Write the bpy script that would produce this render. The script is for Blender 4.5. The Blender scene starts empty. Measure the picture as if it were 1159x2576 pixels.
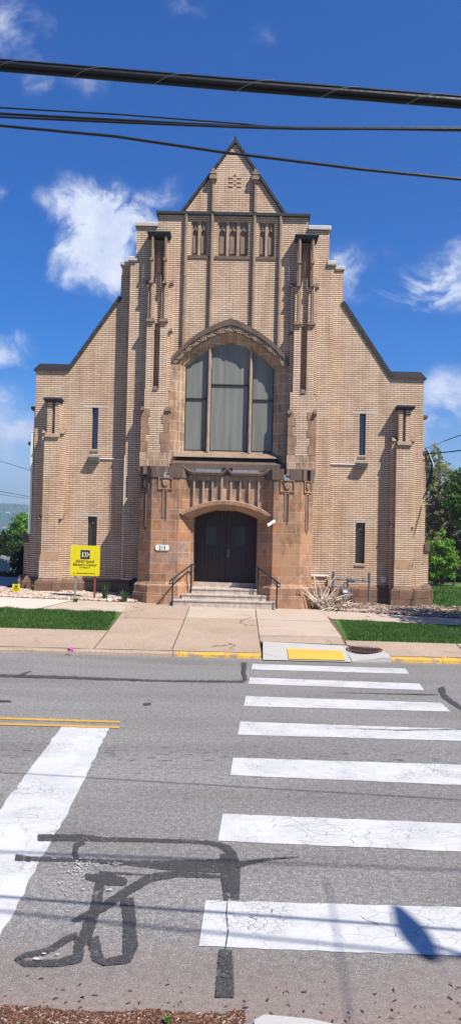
import bpy, bmesh, math, random
from mathutils import Vector, Matrix, noise
from mathutils.geometry import delaunay_2d_cdt
random.seed(7)
S = bpy.context.scene
COL = S.collection
PI = math.pi
# ------------------------------------------------------------------ camera
F_PX, CZ = 1938.0, 2.4          # focal length for a picture 1159 wide, 2576 high
CM = Matrix.Rotation(math.radians(0.35), 3, 'Z') @ Matrix.Rotation(math.radians(91.5), 3, 'X') @ Matrix.Rotation(math.radians(1.35), 3, 'Z')
cam = bpy.data.cameras.new('camera'); co = bpy.data.objects.new('camera', cam); COL.objects.link(co)
co.matrix_world = Matrix.Translation((0, 0, CZ)) @ CM.to_4x4()
cam.sensor_fit = 'VERTICAL'; cam.sensor_height = 24.0; cam.lens = 24.0 * F_PX / 2576.0
cam.clip_start = 0.1; cam.clip_end = 8000
S.camera = co
def ray(u, v): return CM @ Vector(((u - 579.5) / F_PX, -(v - 1288) / F_PX, -1))
def at(u, v, Y):
    d = ray(u, v); d = d * (Y / d.y); return Vector((d.x, Y, d.z + CZ))
def gr(u, v, z=0.0):
    d = ray(u, v); d = d * ((z - CZ) / d.z); return Vector((d.x, d.y, z))
C = -0.26                       # the axis of the church
LX, LY = -0.58, 0.485            # shadow run per metre of height
# ------------------------------------------------------------------ materials
class NT:
    def __init__(s, name, world=False):
        if world: s.m = name
        else:
            s.m = bpy.data.materials.new(name)
        s.m.use_nodes = True; s.t = s.m.node_tree; s.t.nodes.clear()
    def n(s, ty, ins=None, **kw):
        x = s.t.nodes.new(ty)
        for k, v in kw.items(): setattr(x, k, v)
        for k, v in (ins or {}).items():
            if isinstance(v, bpy.types.NodeSocket): s.t.links.new(v, x.inputs[k])
            else: x.inputs[k].default_value = v
        return x
    def math(s, op, a, b=0.0, c=0.0, clamp=False):
        x = s.n('ShaderNodeMath', {0: a, 1: b, 2: c}, operation=op, use_clamp=clamp); return x.outputs[0]
    def mix(s, f, a, b, blend='MIX'):
        x = s.t.nodes.new('ShaderNodeMix'); x.data_type = 'RGBA'; x.blend_type = blend; x.clamp_factor = True
        for i, v in ((0, f), (6, a), (7, b)):
            if isinstance(v, bpy.types.NodeSocket): s.t.links.new(v, x.inputs[i])
            else: x.inputs[i].default_value = v if i == 0 else (*v, 1) if len(v) == 3 else v
        return x.outputs[2]
    def pos(s): return s.n('ShaderNodeNewGeometry').outputs['Position']
    def noise(s, vec, scale, detail=4, rough=0.55, dist=0.0):
        return s.n('ShaderNodeTexNoise', {'Vector': vec, 'Scale': scale, 'Detail': detail, 'Roughness': rough, 'Distortion': dist}).outputs['Fac']
    def ramp(s, f, stops, interp='LINEAR'):
        x = s.n('ShaderNodeValToRGB', {0: f}); cr = x.color_ramp; cr.interpolation = interp
        while len(cr.elements) < len(stops): cr.elements.new(0.5)
        for e, (p, c) in zip(cr.elements, stops): e.position = p; e.color = (*c, 1) if len(c) == 3 else c
        return x.outputs[0]
    def rng(s, f, a, b, c=0.0, d=1.0):
        return s.n('ShaderNodeMapRange', {0: f, 1: a, 2: b, 3: c, 4: d}).outputs[0]
    def scl(s, vec, sc):
        return s.n('ShaderNodeVectorMath', {0: vec, 1: sc}, operation='MULTIPLY').outputs[0]
    def bump(s, h, dist=0.01, st=1.0):
        return s.n('ShaderNodeBump', {'Height': h, 'Distance': dist, 'Strength': st}).outputs[0]
    def out(s, col, rough=0.8, bump=None, metal=0.0, spec=0.3, trans=None):
        ins = {'Base Color': col if isinstance(col, bpy.types.NodeSocket) else (*col, 1), 'Roughness': rough, 'Metallic': metal, 'Specular IOR Level': spec}
        if bump: ins['Normal'] = bump
        b = s.n('ShaderNodeBsdfPrincipled', ins); o = b.outputs[0]
        if trans is not None:
            tr = s.n('ShaderNodeBsdfTranslucent', {0: trans}); o = s.n('ShaderNodeMixShader', {0: 0.3, 1: o, 2: tr.outputs[0]}).outputs[0]
        s.n('ShaderNodeOutputMaterial', {0: o}); return s.m
    def wallvec(s, thr=0.5):
        g = s.n('ShaderNodeNewGeometry'); p = s.n('ShaderNodeSeparateXYZ', {0: g.outputs['Position']}); q = s.n('ShaderNodeSeparateXYZ', {0: g.outputs['True Normal']})
        side = s.math('GREATER_THAN', s.math('ABSOLUTE', q.outputs[0]), thr)
        u = s.math('ADD', s.math('MULTIPLY', p.outputs[0], s.math('SUBTRACT', 1.0, side)), s.math('MULTIPLY', p.outputs[1], side))
        return s.n('ShaderNodeCombineXYZ', {0: u, 1: p.outputs[2], 2: 0.0}).outputs[0]
def plain(name, col, rough=0.6, metal=0.0, var=0.15, scale=8, spec=0.3, bumpd=0.002):
    t = NT(name); p = t.pos(); f = t.noise(p, scale, 5)
    c = t.mix(f, tuple(x * (1 - var) for x in col), tuple(min(1, x * (1 + var)) for x in col))
    return t.out(c, rough, t.bump(t.noise(p, scale * 6), bumpd), metal, spec)
def brick(name):
    t = NT(name); v = t.wallvec(0.75); p = t.pos()
    b = t.n('ShaderNodeTexBrick', {'Vector': t.scl(v, (2.4, 1, 1)), 'Color1': (.70, .53, .38, 1), 'Color2': (.565, .415, .29, 1), 'Mortar': (.11, .064, .042, 1), 'Scale': 1.0, 'Mortar Size': .0102, 'Mortar Smooth': .2, 'Bias': -0.25, 'Brick Width': .516, 'Row Height': .0645}, offset=0.5, squash=1.0)
    c = b.outputs['Color']
    c = t.mix(t.math('MULTIPLY', t.rng(t.noise(p, 0.7, 5, .6), .42, .8), .5), c, (.72, .54, .44), 'MULTIPLY')
    c = t.mix(t.math('MULTIPLY', t.rng(t.noise(t.scl(p, (3.0, 3.0, .5)), 1.1, 6, .65), .46, .72), .5), c, (.55, .42, .33), 'MULTIPLY')
    c = t.mix(t.math('MULTIPLY', t.noise(p, 45, 3), .25), c, (.74, .60, .50), 'MULTIPLY')
    h = t.math('SUBTRACT', t.math('MULTIPLY', t.noise(p, 60), .2), b.outputs['Fac'])
    return t.out(c, .75, t.bump(h, .008, .8), spec=.25)
def ashlar(name, c1, c2, mortar, w=.62, h=.30, streak=.4, sc=1.0, ms=.006, dark=(.13, .08, .06)):
    t = NT(name); v = t.wallvec(0.75); p = t.pos()
    kw = dict(offset=0.42, squash=.6, squash_frequency=2)
    b = t.n('ShaderNodeTexBrick', {'Vector': v, 'Color1': (0, 0, 0, 1), 'Color2': (1, 1, 1, 1), 'Mortar': (.5, .5, .5, 1), 'Scale': 1.0, 'Mortar Size': ms, 'Mortar Smooth': .3, 'Bias': 0.0, 'Brick Width': w, 'Row Height': h}, **kw)
    grey = tuple(x * .5 + .5 * sum(c1) / 3 for x in c1); c = t.ramp(b.outputs['Color'], [(0, c2), (.35, c1), (.6, tuple(x * 1.12 for x in c1)), (.8, (c1[0], c1[1] * .82, c1[2] * .68)), (1, grey)])
    # each block's own tone: orange, buff or grey, with diagonal bedding streaks
    r = t.n('ShaderNodeMapping', {'Vector': p, 'Rotation': (0, .5, 0), 'Scale': (2.0, 2.0, 14.0)}).outputs[0]
    st = t.noise(r, 1.1, 4, .6, 1.2)
    c = t.mix(t.math('MULTIPLY', t.rng(st, .40, .66), streak), c, (.52, .24, .10), 'MIX')
    c = t.mix(t.math('MULTIPLY', t.rng(t.noise(p, 1.7, 7, .72), .47, .66), .7), c, dark)
    c = t.mix(t.math('MULTIPLY', t.rng(t.noise(p, 26, 4), .3, .8), .35), c, (.6, .5, .42), 'MULTIPLY')
    c = t.mix(b.outputs['Fac'], c, mortar)
    zz = t.n('ShaderNodeSeparateXYZ', {0: p}).outputs[2]; soot = t.rng(t.math('ADD', t.noise(t.scl(p, (2.2, 2.2, .8)), 1.6, 6, .7), t.math('MULTIPLY', t.math('MULTIPLY', t.rng(zz, 2.9, 4.2), t.math('LESS_THAN', zz, 4.3)), .22)), .56, .74)
    c = t.mix(t.math('MULTIPLY', soot, .72), c, (.085, .06, .048))
    h_ = t.math('SUBTRACT', t.math('MULTIPLY', t.noise(p, 18, 6), .8), b.outputs['Fac'])
    return t.out(c, .85, t.bump(h_, .012, .7), spec=.2)
def stone(name, c1, c2, dark=(.06, .045, .038), amt=.5, scale=2.5):
    t = NT(name); p = t.pos()
    c = t.mix(t.noise(p, scale, 5, .6, .8), c1, c2)
    c = t.mix(t.math('MULTIPLY', t.rng(t.noise(t.scl(p, (1, 1, .4)), scale * 1.8, 6, .7), .45, .68), amt), c, dark)
    return t.out(c, .85, t.bump(t.noise(p, 25, 6), .008, .7), spec=.2)
M = {}
M['brick'] = brick('cream_brick')
M['ashlar'] = ashlar('brown_sandstone_blocks', (.40, .235, .14), (.29, .16, .092), (.47, .34, .235), ms=.008, streak=.25)
M['ashlar_tan'] = ashlar('tan_sandstone_blocks', (.47, .335, .225), (.36, .235, .15), (.60, .49, .38), w=.30, h=.30, streak=.35, ms=.008)
M['plinth'] = ashlar('dark_sandstone_blocks', (.21, .13, .09), (.13, .08, .058), (.07, .05, .04), w=.95, h=.27, streak=.2, ms=.009)
M['stone_tan'] = stone('tan_carved_stone', (.42, .32, .235), (.33, .22, .15), amt=.5)
M['stone_orange'] = stone('orange_sandstone', (.37, .24, .155), (.28, .155, .09), amt=.55)
M['stone_dark'] = stone('weathered_dark_stone', (.17, .12, .09), (.11, .072, .055), amt=.6)
M['stone_rib'] = stone('weathered_rib_stone', (.32, .235, .165), (.225, .155, .105), (.07, .05, .04), amt=.5, scale=1.5)
M['coping_dark'] = stone('blackened_coping', (.045, .045, .048), (.03, .028, .03), (.10, .12, .11), amt=.3, scale=5)
M['coping_light'] = stone('grey_limestone_coping', (.52, .49, .44), (.42, .39, .35), (.2, .18, .16), amt=.3)
M['metal_brown'] = plain('brown_metal_flashing', (.035, .028, .027), .45, .3, .2, 3)
M['flashing'] = plain('grey_lead_flashing', (.30, .33, .36), .4, .5, .4, 10)
M['steps'] = stone('pale_stone_steps', (.56, .49, .42), (.42, .34, .27), (.14, .09, .06), amt=.5, scale=4)
M['iron'] = plain('dark_iron', (.035, .042, .055), .45, .5, .2)
M['black_wire'] = plain('black_cable', (.012, .012, .014), .45, 0, .2, spec=.4)
M['white_metal'] = plain('white_painted_metal', (.75, .75, .73), .4, 0, .05)
M['grey_metal'] = plain('galvanised_steel', (.36, .40, .42), .4, .7, .2)
M['grey_paint'] = plain('grey_painted_pipe', (.13, .15, .165), .5, .2, .25, 14)
M['meter_grey'] = plain('meter_grey', (.19, .22, .23), .5, .2, .15)
M['red_paint'] = plain('faded_red_fitting', (.38, .12, .09), .6, 0, .2)
M['rust'] = plain('rusty_steel', (.20, .07, .035), .8, .2, .4, 20)
M['lamp_grey'] = plain('grey_lamp_housing', (.22, .215, .20), .5, .1, .1)
M['lamp_glass'] = plain('frosted_lamp_glass', (.22, .23, .20), .15, 0, .1, spec=.6)
M['black'] = plain('matt_black', (.012, .012, .013), .6, 0, .1)
M['frame_dark'] = plain('dark_window_frame', (.02, .018, .02), .5, 0, .2)
M['cream_paint'] = plain('cream_painted_metal', (.66, .62, .52), .5, 0, .08)
M['sign_yellow'] = plain('yellow_sign_face', (.66, .54, .008), .4, 0, .02)
M['navy'] = plain('navy_vinyl', (.012, .018, .08), .4, 0, .1)
M['sign_brown'] = plain('dark_brown_vinyl', (.06, .035, .02), .5, 0, .1)
M['yellow_pale'] = plain('pale_yellow_vinyl', (.80, .78, .30), .5, 0, .02)
M['soil'] = plain('brown_soil', (.13, .085, .055), .95, 0, .4, 9, bumpd=.02)
M['bark'] = plain('tree_bark', (.10, .075, .055), .9, 0, .35, 12, bumpd=.02)
M['twig_pale'] = plain('dry_pale_twigs', (.50, .41, .32), .8, 0, .45, 25)
M['twig_brown'] = plain('dry_brown_twigs', (.17, .11, .08), .8, 0, .45, 25)
M['pink'] = plain('crumpled_pink_plastic', (.55, .07, .38), .4, 0, .5, 60)
M['fence_wood'] = plain('weathered_grey_boards', (.30, .31, .31), .85, 0, .35, 7)
def door_mat():
    t = NT('dark_brown_plank_door'); p = t.pos(); s = t.n('ShaderNodeSeparateXYZ', {0: p})
    w = t.math('PINGPONG', t.math('ADD', s.outputs[0], 10.0), .055)
    g = t.math('LESS_THAN', w, .005)
    c = t.mix(t.noise(t.scl(p, (20, 20, 1.5)), 1.5, 5), (.019, .011, .009), (.036, .021, .017)); c = t.mix(g, c, (.005, .003, .003))
    return t.out(c, .5, t.bump(t.math('SUBTRACT', 1.0, g), .006, 1), spec=.35)
M['door'] = door_mat()
def glass_mat(name, ca, cb, rough, wv=3.0, spec=.5):
    t = NT(name); p = t.pos()
    f = t.noise(t.scl(p, (wv, wv, .25)), 1.4, 4, .5)
    c = t.mix(t.rng(f, .35, .65), ca, cb)
    return t.out(c, rough, t.bump(t.noise(t.scl(p, (2, 2, .4)), 1.5, 3), .01, .25), 0, spec)
M['glazing'] = glass_mat('cloudy_grey_glazing', (.15, .155, .135), (.225, .225, .20), .6, 3, .06)
M['slit_glass'] = glass_mat('dark_slit_glass', (.025, .035, .055), (.10, .13, .19), .12, 4, .8)
M['slit_dark'] = glass_mat('dark_old_glass', (.02, .017, .016), (.05, .042, .04), .2, 6, .6)
M['door_glass'] = glass_mat('door_glass', (.018, .015, .012), (.03, .026, .022), .4, 2)
def road():
    t = NT('grey_asphalt'); p = t.pos(); s = t.n('ShaderNodeSeparateXYZ', {0: p})
    f1 = t.noise(p, 95, 4, .8); f2 = t.noise(p, 32, 4, .75); big = t.noise(t.scl(p, (.25, 1.0, 1)), 1.1, 6, .6)
    c = t.ramp(f1, [(.36, (.04, .038, .036)), (.46, (.205, .197, .184)), (.55, (.325, .314, .294)), (.64, (.60, .58, .54))])
    c = t.mix(t.math('MULTIPLY', t.rng(f2, .44, .56), .5), c, (.10, .096, .09))
    c = t.mix(t.math('MULTIPLY', t.rng(t.noise(p, 17, 3, .7), .46, .60), .45), c, (.11, .105, .10))
    c = t.mix(t.rng(big, .35, .72), c, (.72, .70, .68), 'MULTIPLY')
    # worn wheel lanes and short dark oil pits along them
    pit = t.rng(t.noise(t.scl(p, (4.0, 16.0, 1)), 1.3, 3, .5), .60, .64)
    lane = t.math('MULTIPLY', t.rng(t.math('ABSOLUTE', t.math('SUBTRACT', s.outputs[1], 8.2)), .15, .9, 1, 0), .75)
    c = t.mix(t.math('MULTIPLY', pit, lane), c, (.035, .034, .033))
    # washed-in silt close to the near kerb
    edge = t.rng(t.math('ADD', s.outputs[1], t.math('MULTIPLY', t.noise(t.scl(p, (.6, 2, 1)), 1.6, 6, .65), 1.1)), 5.25, 4.35)
    c = t.mix(t.math('MULTIPLY', edge, .75), c, t.mix(t.rng(f2, .35, .65), (.12, .085, .07), (.30, .225, .185)))
    e2 = t.rng(t.math('ADD', s.outputs[1], t.math('MULTIPLY', t.noise(p, 3.5, 5), .5)), 15.0, 15.15)
    c = t.mix(t.math('MULTIPLY', e2, .6), c, (.10, .08, .065))
    return t.out(c, .85, t.bump(f1, .004, .7), spec=.25)
M['road'] = road()
def paint(name, col, under, crack=1.0, wear=.5, chips=False):
    t = NT(name); p = t.pos()
    w = t.n('ShaderNodeTexNoise', {'Vector': p, 'Scale': 5.0, 'Detail': 3.0}).outputs['Color']
    pw = t.n('ShaderNodeVectorMath', {0: p, 1: t.scl(w, (.12, .12, 0))}, operation='ADD').outputs[0]
    def vor(sc, r, th):
        v = t.n('ShaderNodeTexVoronoi', {'Vector': t.scl(pw, sc), 'Scale': 1.0, 'Randomness': r}, feature='DISTANCE_TO_EDGE').outputs['Distance']
        return t.rng(v, th, th * 2.2, 1, 0)
    m1 = t.math('MULTIPLY', vor((5.5, 9, 1), 1, .006), t.rng(t.noise(p, .9, 4), .42, .6))
    m2 = t.math('MULTIPLY', vor((16, 24, 1), 1, .018), t.rng(t.noise(p, 1.6, 4), .50, .66))
    m3 = t.rng(t.noise(p, 38, 5, .75), .66, .72)
    m3 = t.math('MULTIPLY', m3, t.rng(t.noise(p, 2.2, 4), .40, .7, 0, 1))
    m = t.math('MULTIPLY', t.math('MAXIMUM', t.math('MAXIMUM', m1, m2), t.math('MULTIPLY', m3, wear)), crack)
    if chips: m = t.math('MAXIMUM', m, t.rng(t.noise(p, 4.5, 6, .75), .50, .56))
    c = t.mix(t.rng(t.noise(p, 2.2, 7, .75), .3, .65), tuple(x * .74 for x in col), col)
    c = t.mix(t.math('MULTIPLY', t.rng(t.noise(p, 90, 3), .4, .7), .18), c, under)
    c = t.mix(m, c, under)
    return t.out(c, .7, t.bump(t.math('SUBTRACT', 1.0, m), .003, .6), spec=.25)
M['white_paint'] = paint('worn_white_road_paint', (.56, .555, .545), (.13, .125, .12))
M['stop_paint'] = paint('patchy_white_road_paint', (.56, .555, .545), (.17, .165, .16), wear=1.4)
M['line_yellow'] = paint('yellow_road_line', (.58, .32, .05), (.17, .16, .14), wear=1.0)
M['kerb_yellow'] = paint('chipped_yellow_kerb_paint', (.70, .40, .04), (.30, .22, .15), wear=1.3, chips=True)
def tar():
    t = NT('black_crack_sealant'); p = t.pos()
    c = t.ramp(t.noise(p, 150, 3, .7), [(.3, (.02, .02, .021)), (.55, (.055, .053, .052)), (.70, (.22, .21, .20))])
    t.out(c, .6, t.bump(t.noise(p, 130), .003, .6), spec=.3)
    o = [n for n in t.t.nodes if n.type == 'OUTPUT_MATERIAL'][0]; b_ = [n for n in t.t.nodes if n.type == 'BSDF_PRINCIPLED'][0]
    thin = t.math('MULTIPLY', t.rng(t.noise(p, 36, 5, .85), .47, .57), t.rng(t.noise(t.scl(p, (2, 4, 1)), 1.2, 4), .35, .65, .15, 1.0))
    mx = t.n('ShaderNodeMixShader', {0: thin, 1: b_.outputs[0], 2: t.n('ShaderNodeBsdfTransparent').outputs[0]}); t.t.links.new(mx.outputs[0], o.inputs[0]); return t.m
M['tar'] = tar()
def concrete(name, a, b, spk, sc=70, amt=.5):
    t = NT(name); p = t.pos()
    c = t.mix(t.rng(t.noise(p, .9, 6, .65), .3, .7), a, b)
    c = t.mix(t.math('MULTIPLY', t.rng(t.noise(p, sc, 3, .8), .48, .66), amt), c, spk)
    c = t.mix(t.math('MULTIPLY', t.rng(t.noise(p, 2.6, 7, .7), .56, .8), .45), c, tuple(x * .45 for x in a))
    crack = t.n('ShaderNodeTexVoronoi', {'Vector': t.scl(t.n('ShaderNodeVectorMath', {0: p, 1: t.scl(t.n('ShaderNodeTexNoise', {'Vector': p, 'Scale': 2.5}).outputs['Color'], (.5, .5, 0))}, operation='ADD').outputs[0], (.5, .7, 1)), 'Scale': 1.0}, feature='DISTANCE_TO_EDGE').outputs['Distance']
    c = t.mix(t.math('MULTIPLY', t.rng(crack, .004, .012, 1, 0), t.rng(t.noise(p, .5, 2), .5, .6)), c, tuple(x * .3 for x in a))
    return t.out(c, .88, t.bump(t.noise(p, sc), .004, .5), spec=.2)
M['aggregate'] = concrete('pinkish_aggregate_concrete', (.425, .325, .24), (.345, .26, .19), (.20, .135, .095), 26, .7)
M['smooth_walk'] = concrete('buff_smooth_concrete', (.46, .375, .295), (.39, .31, .24), (.27, .20, .15), 40, .4)
M['pale_walk'] = concrete('pale_concrete', (.54, .48, .41), (.47, .41, .34), (.40, .33, .27), 60, .3)
M['ramp'] = concrete('grey_ramp_concrete', (.44, .42, .39), (.39, .37, .345), (.28, .26, .24), 70, .35)
M['joint'] = plain('joint_dirt', (.13, .085, .06), .95, 0, .3, 20)
M['tactile'] = paint('yellow_tactile_plastic', (.66, .42, .07), (.45, .28, .06), crack=.25, wear=.5)
def voro(name, stops, sc, rough=.85, bd=0):
    t = NT(name); p = t.pos()
    g = t.n('ShaderNodeNewGeometry').outputs['Random Per Island']
    c = t.ramp(g, stops); c = t.mix(t.math('MULTIPLY', t.noise(p, sc, 3), .5), c, (.55, .5, .45), 'MULTIPLY')
    return t.out(c, rough, spec=.25)
M['gravel'] = voro('mixed_river_gravel', [(0, (.16, .10, .075)), (.25, (.36, .24, .17)), (.5, (.50, .38, .28)), (.75, (.60, .50, .40)), (1, (.75, .70, .64))], 40)
M['mulch'] = voro('weathered_wood_mulch', [(0, (.07, .045, .035)), (.35, (.19, .125, .09)), (.65, (.34, .25, .19)), (.9, (.52, .42, .33)), (1, (.66, .6, .52))], 40)
M['litter'] = voro('red_brown_leaf_litter', [(0, (.03, .02, .015)), (.4, (.10, .045, .028)), (.7, (.19, .085, .05)), (.93, (.27, .17, .11)), (1, (.5, .43, .36))], 60)
def leaf(name, stops, tr, sc=1.1):
    t = NT(name); p = t.pos(); g = t.n('ShaderNodeNewGeometry').outputs['Random Per Island']
    f = t.math('ADD', t.math('MULTIPLY', g, .6), t.math('MULTIPLY', t.noise(p, sc, 3), .45))
    c = t.ramp(f, stops)
    return t.out(c, .55, trans=t.mix(.5, c, tr), spec=.25)
M['grass'] = leaf('spring_grass', [(.1, (.025, .06, .012)), (.5, (.055, .13, .022)), (.8, (.12, .22, .04)), (.97, (.26, .27, .10))], (.10, .20, .03), 1.5)
M['lawn'] = plain('mown_lawn', (.065, .15, .022), .9, 0, .5, 3, bumpd=.03)
M['leaf_bright'] = leaf('bright_spring_leaves', [(.1, (.045, .12, .012)), (.5, (.12, .26, .028)), (.9, (.23, .40, .06))], (.25, .45, .05))
M['leaf_olive'] = leaf('olive_budding_leaves', [(.1, (.10, .11, .045)), (.5, (.23, .25, .10)), (.9, (.40, .41, .19))], (.46, .48, .17))
M['leaf_mid'] = leaf('mid_green_leaves', [(.1, (.03, .07, .014)), (.5, (.075, .16, .026)), (.9, (.15, .27, .05))], (.2, .36, .06))
M['leaf_dark'] = leaf('dark_evergreen_leaves', [(.1, (.010, .026, .010)), (.5, (.026, .055, .018)), (.9, (.07, .09, .03))], (.05, .09, .02))
M['leaf_brown'] = leaf('brown_bare_brush', [(.1, (.05, .035, .022)), (.5, (.12, .09, .055)), (.9, (.21, .16, .10))], (.18, .14, .07))
M['blade'] = leaf('broad_grass_blades', [(.1, (.022, .05, .022)), (.5, (.05, .11, .035)), (.9, (.13, .18, .07))], (.10, .18, .05))
def hill(name, a, b, c2):
    t = NT(name); p = t.pos()
    c = t.mix(t.rng(t.noise(p, .03, 6, .65), .35, .65), a, b)
    c = t.mix(t.rng(t.noise(p, .012, 5, .6), .5, .62), c, c2)
    return t.out(c, .95, spec=.05)
M['hill'] = hill('wooded_hillside', (.014, .024, .018), (.04, .052, .034), (.10, .09, .075))
M['ground'] = hill('rough_ground', (.05, .08, .03), (.10, .09, .055), (.13, .10, .07))
M['house'] = plain('white_house_siding', (.75, .74, .72), .7, 0, .05)
M['roof'] = plain('grey_shingle_roof', (.14, .13, .13), .85, 0, .2)
M['drive'] = concrete('grey_driveway', (.40, .37, .33), (.33, .30, .27), (.12, .11, .10), 30, .4)
# ------------------------------------------------------------------ mesh builder
class MB:
    def __init__(s): s.v = []; s.f = []
    def add(s, vs, fs):
        o = len(s.v); s.v += [Vector(v) for v in vs]; s.f += [tuple(o + i for i in f) for f in fs]; return s
    def box(s, x0, x1, y0, y1, z0, z1):
        if x0 > x1: x0, x1 = x1, x0
        return s.add([(x0, y0, z0), (x1, y0, z0), (x1, y1, z0), (x0, y1, z0), (x0, y0, z1), (x1, y0, z1), (x1, y1, z1), (x0, y1, z1)],
                     [(0, 1, 5, 4), (1, 2, 6, 5), (2, 3, 7, 6), (3, 0, 4, 7), (4, 5, 6, 7), (3, 2, 1, 0)])
    def hexa(s, b, t):      # two quads (ccw from above), bottom and top
        return s.add(list(b) + list(t), [(0, 1, 5, 4), (1, 2, 6, 5), (2, 3, 7, 6), (3, 0, 4, 7), (4, 5, 6, 7), (3, 2, 1, 0)])
    def prism(s, pts, y0, y1, holes=()):    # polygon in XZ pushed through Y
        loops = [list(pts)] + [list(h) for h in holes]; co2 = []; ed = []
        for L in loops:
            o = len(co2); co2 += [Vector(p) for p in L]; ed += [(o + i, o + (i + 1) % len(L)) for i in range(len(L))]
        vv, ee, ff, *_ = delaunay_2d_cdt(co2, ed, [], 0, 1e-5)
        def inside(p, L):
            r = False; n = len(L)
            for i in range(n):
                (x0, z0), (x1, z1) = L[i], L[(i + 1) % n]
                if (z0 > p[1]) != (z1 > p[1]) and p[0] < (x1 - x0) * (p[1] - z0) / (z1 - z0) + x0: r = not r
            return r
        n = len(vv); vs = [(a.x, y0, a.y) for a in vv] + [(a.x, y1, a.y) for a in vv]; fs = []
        for f in ff:
            c = sum((vv[i] for i in f), Vector((0, 0))) / len(f)
            if inside(c, loops[0]) and not any(inside(c, L) for L in loops[1:]):
                a2 = sum(vv[f[i]].x * vv[f[(i + 1) % len(f)]].y - vv[f[(i + 1) % len(f)]].x * vv[f[i]].y for i in range(len(f)))
                f = list(f) if a2 > 0 else list(reversed(f))
                fs.append(tuple(f)); fs.append(tuple(n + i for i in reversed(f)))
        s.add(vs, fs)
        for k, L in enumerate(loops):
            a2 = sum(L[i][0] * L[(i + 1) % len(L)][1] - L[(i + 1) % len(L)][0] * L[i][1] for i in range(len(L)))
            L = L if (a2 > 0) == (k == 0) else L[::-1]
            m = len(L); s.add([(x, y0, z) for x, z in L] + [(x, y1, z) for x, z in L], [(i, m + i, m + (i + 1) % m, (i + 1) % m)[::-1] for i in range(m)])
        return s
    def slab(s, pts, z0, z1):   # polygon in XY (ccw) between two heights
        m = len(pts); s.add([(x, y, z0) for x, y in pts] + [(x, y, z1) for x, y in pts], [tuple(range(m, 2 * m)), tuple(range(m))[::-1]] + [(i, (i + 1) % m, m + (i + 1) % m, m + i) for i in range(m)]); return s
    def loft(s, rings):         # rings of equal length, capped
        m = len(rings[0]); vs = [p for r in rings for p in r]; fs = [tuple(range(m))[::-1], tuple((len(rings) - 1) * m + i for i in range(m))]
        for k in range(len(rings) - 1): fs += [(k * m + i, k * m + (i + 1) % m, (k + 1) * m + (i + 1) % m, (k + 1) * m + i) for i in range(m)]
        return s.add(vs, fs)
    def tube(s, pts, r, seg=8):
        pts = [Vector(p) for p in pts]; rr = r if isinstance(r, (list, tuple)) else [r] * len(pts); rings = []; ref = None
        for i, p in enumerate(pts):
            d = (pts[min(i + 1, len(pts) - 1)] - pts[max(i - 1, 0)]).normalized()
            if ref is None: ref = Vector((0, 0, 1)) if abs(d.z) < .9 else Vector((1, 0, 0))
            a = d.cross(ref).normalized(); b = d.cross(a).normalized(); ref = -b if False else ref
            rings.append([p + (a * math.cos(2 * PI * k / seg) + b * math.sin(2 * PI * k / seg)) * rr[i] for k in range(seg)])
        return s.loft(rings)
    def ball(s, c, r, sx=1, sy=1, sz=1, n=8, m=6):
        rings = []
        for j in range(1, m):
            a = PI * j / m; rings.append([(c[0] + sx * r * math.sin(a) * math.cos(2 * PI * k / n), c[1] + sy * r * math.sin(a) * math.sin(2 * PI * k / n), c[2] - sz * r * math.cos(a)) for k in range(n)])
        return s.loft(rings)
    def build(s, name, mat, parent=None, smooth=False, origin=None, **tags):
        if parent is not None: org = ORG[parent.name]
        elif origin is not None: org = Vector(origin)
        else:
            xs = [v.x for v in s.v]; ys = [v.y for v in s.v]; org = Vector(((min(xs) + max(xs)) / 2, (min(ys) + max(ys)) / 2, min(v.z for v in s.v)))
        me = bpy.data.meshes.new(name); me.from_pydata([v - org for v in s.v], [], s.f)
        bm = bmesh.new(); bm.from_mesh(me); bmesh.ops.recalc_face_normals(bm, faces=bm.faces) if len(bm.faces) < 6000 else None; bm.to_mesh(me); bm.free()
        me.materials.append(M[mat] if isinstance(mat, str) else mat)
        if smooth:
            for p in me.polygons: p.use_smooth = True
        o = bpy.data.objects.new(name, me); COL.objects.link(o); ORG[o.name] = org
        if parent is not None: o.parent = parent
        else: o.location = org
        for k, v in tags.items(): o[k] = v
        return o
ORG = {}
def thing(name, loc, label, category, group=None):
    o = bpy.data.objects.new(name, None); COL.objects.link(o); o.location = loc; o.empty_display_size = .2; ORG[o.name] = Vector(loc)
    o['label'] = label; o['category'] = category
    if group: o['group'] = group
    return o
def text(s, size, x, y, z, depth=.004, align='CENTER', bold=0.0):
    cu = bpy.data.curves.new('t', 'FONT'); cu.body = s; cu.size = size; cu.extrude = depth / 2; cu.align_x = align; cu.offset = bold; cu.resolution_u = 3
    ob = bpy.data.objects.new('t', cu); me = ob.to_mesh()
    b = MB(); b.add([(x + v.co.x, y - v.co.z, z + v.co.y) for v in me.vertices], [tuple(p.vertices) for p in me.polygons])
    ob.to_mesh_clear(); bpy.data.objects.remove(ob); bpy.data.curves.remove(cu); return b
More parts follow.
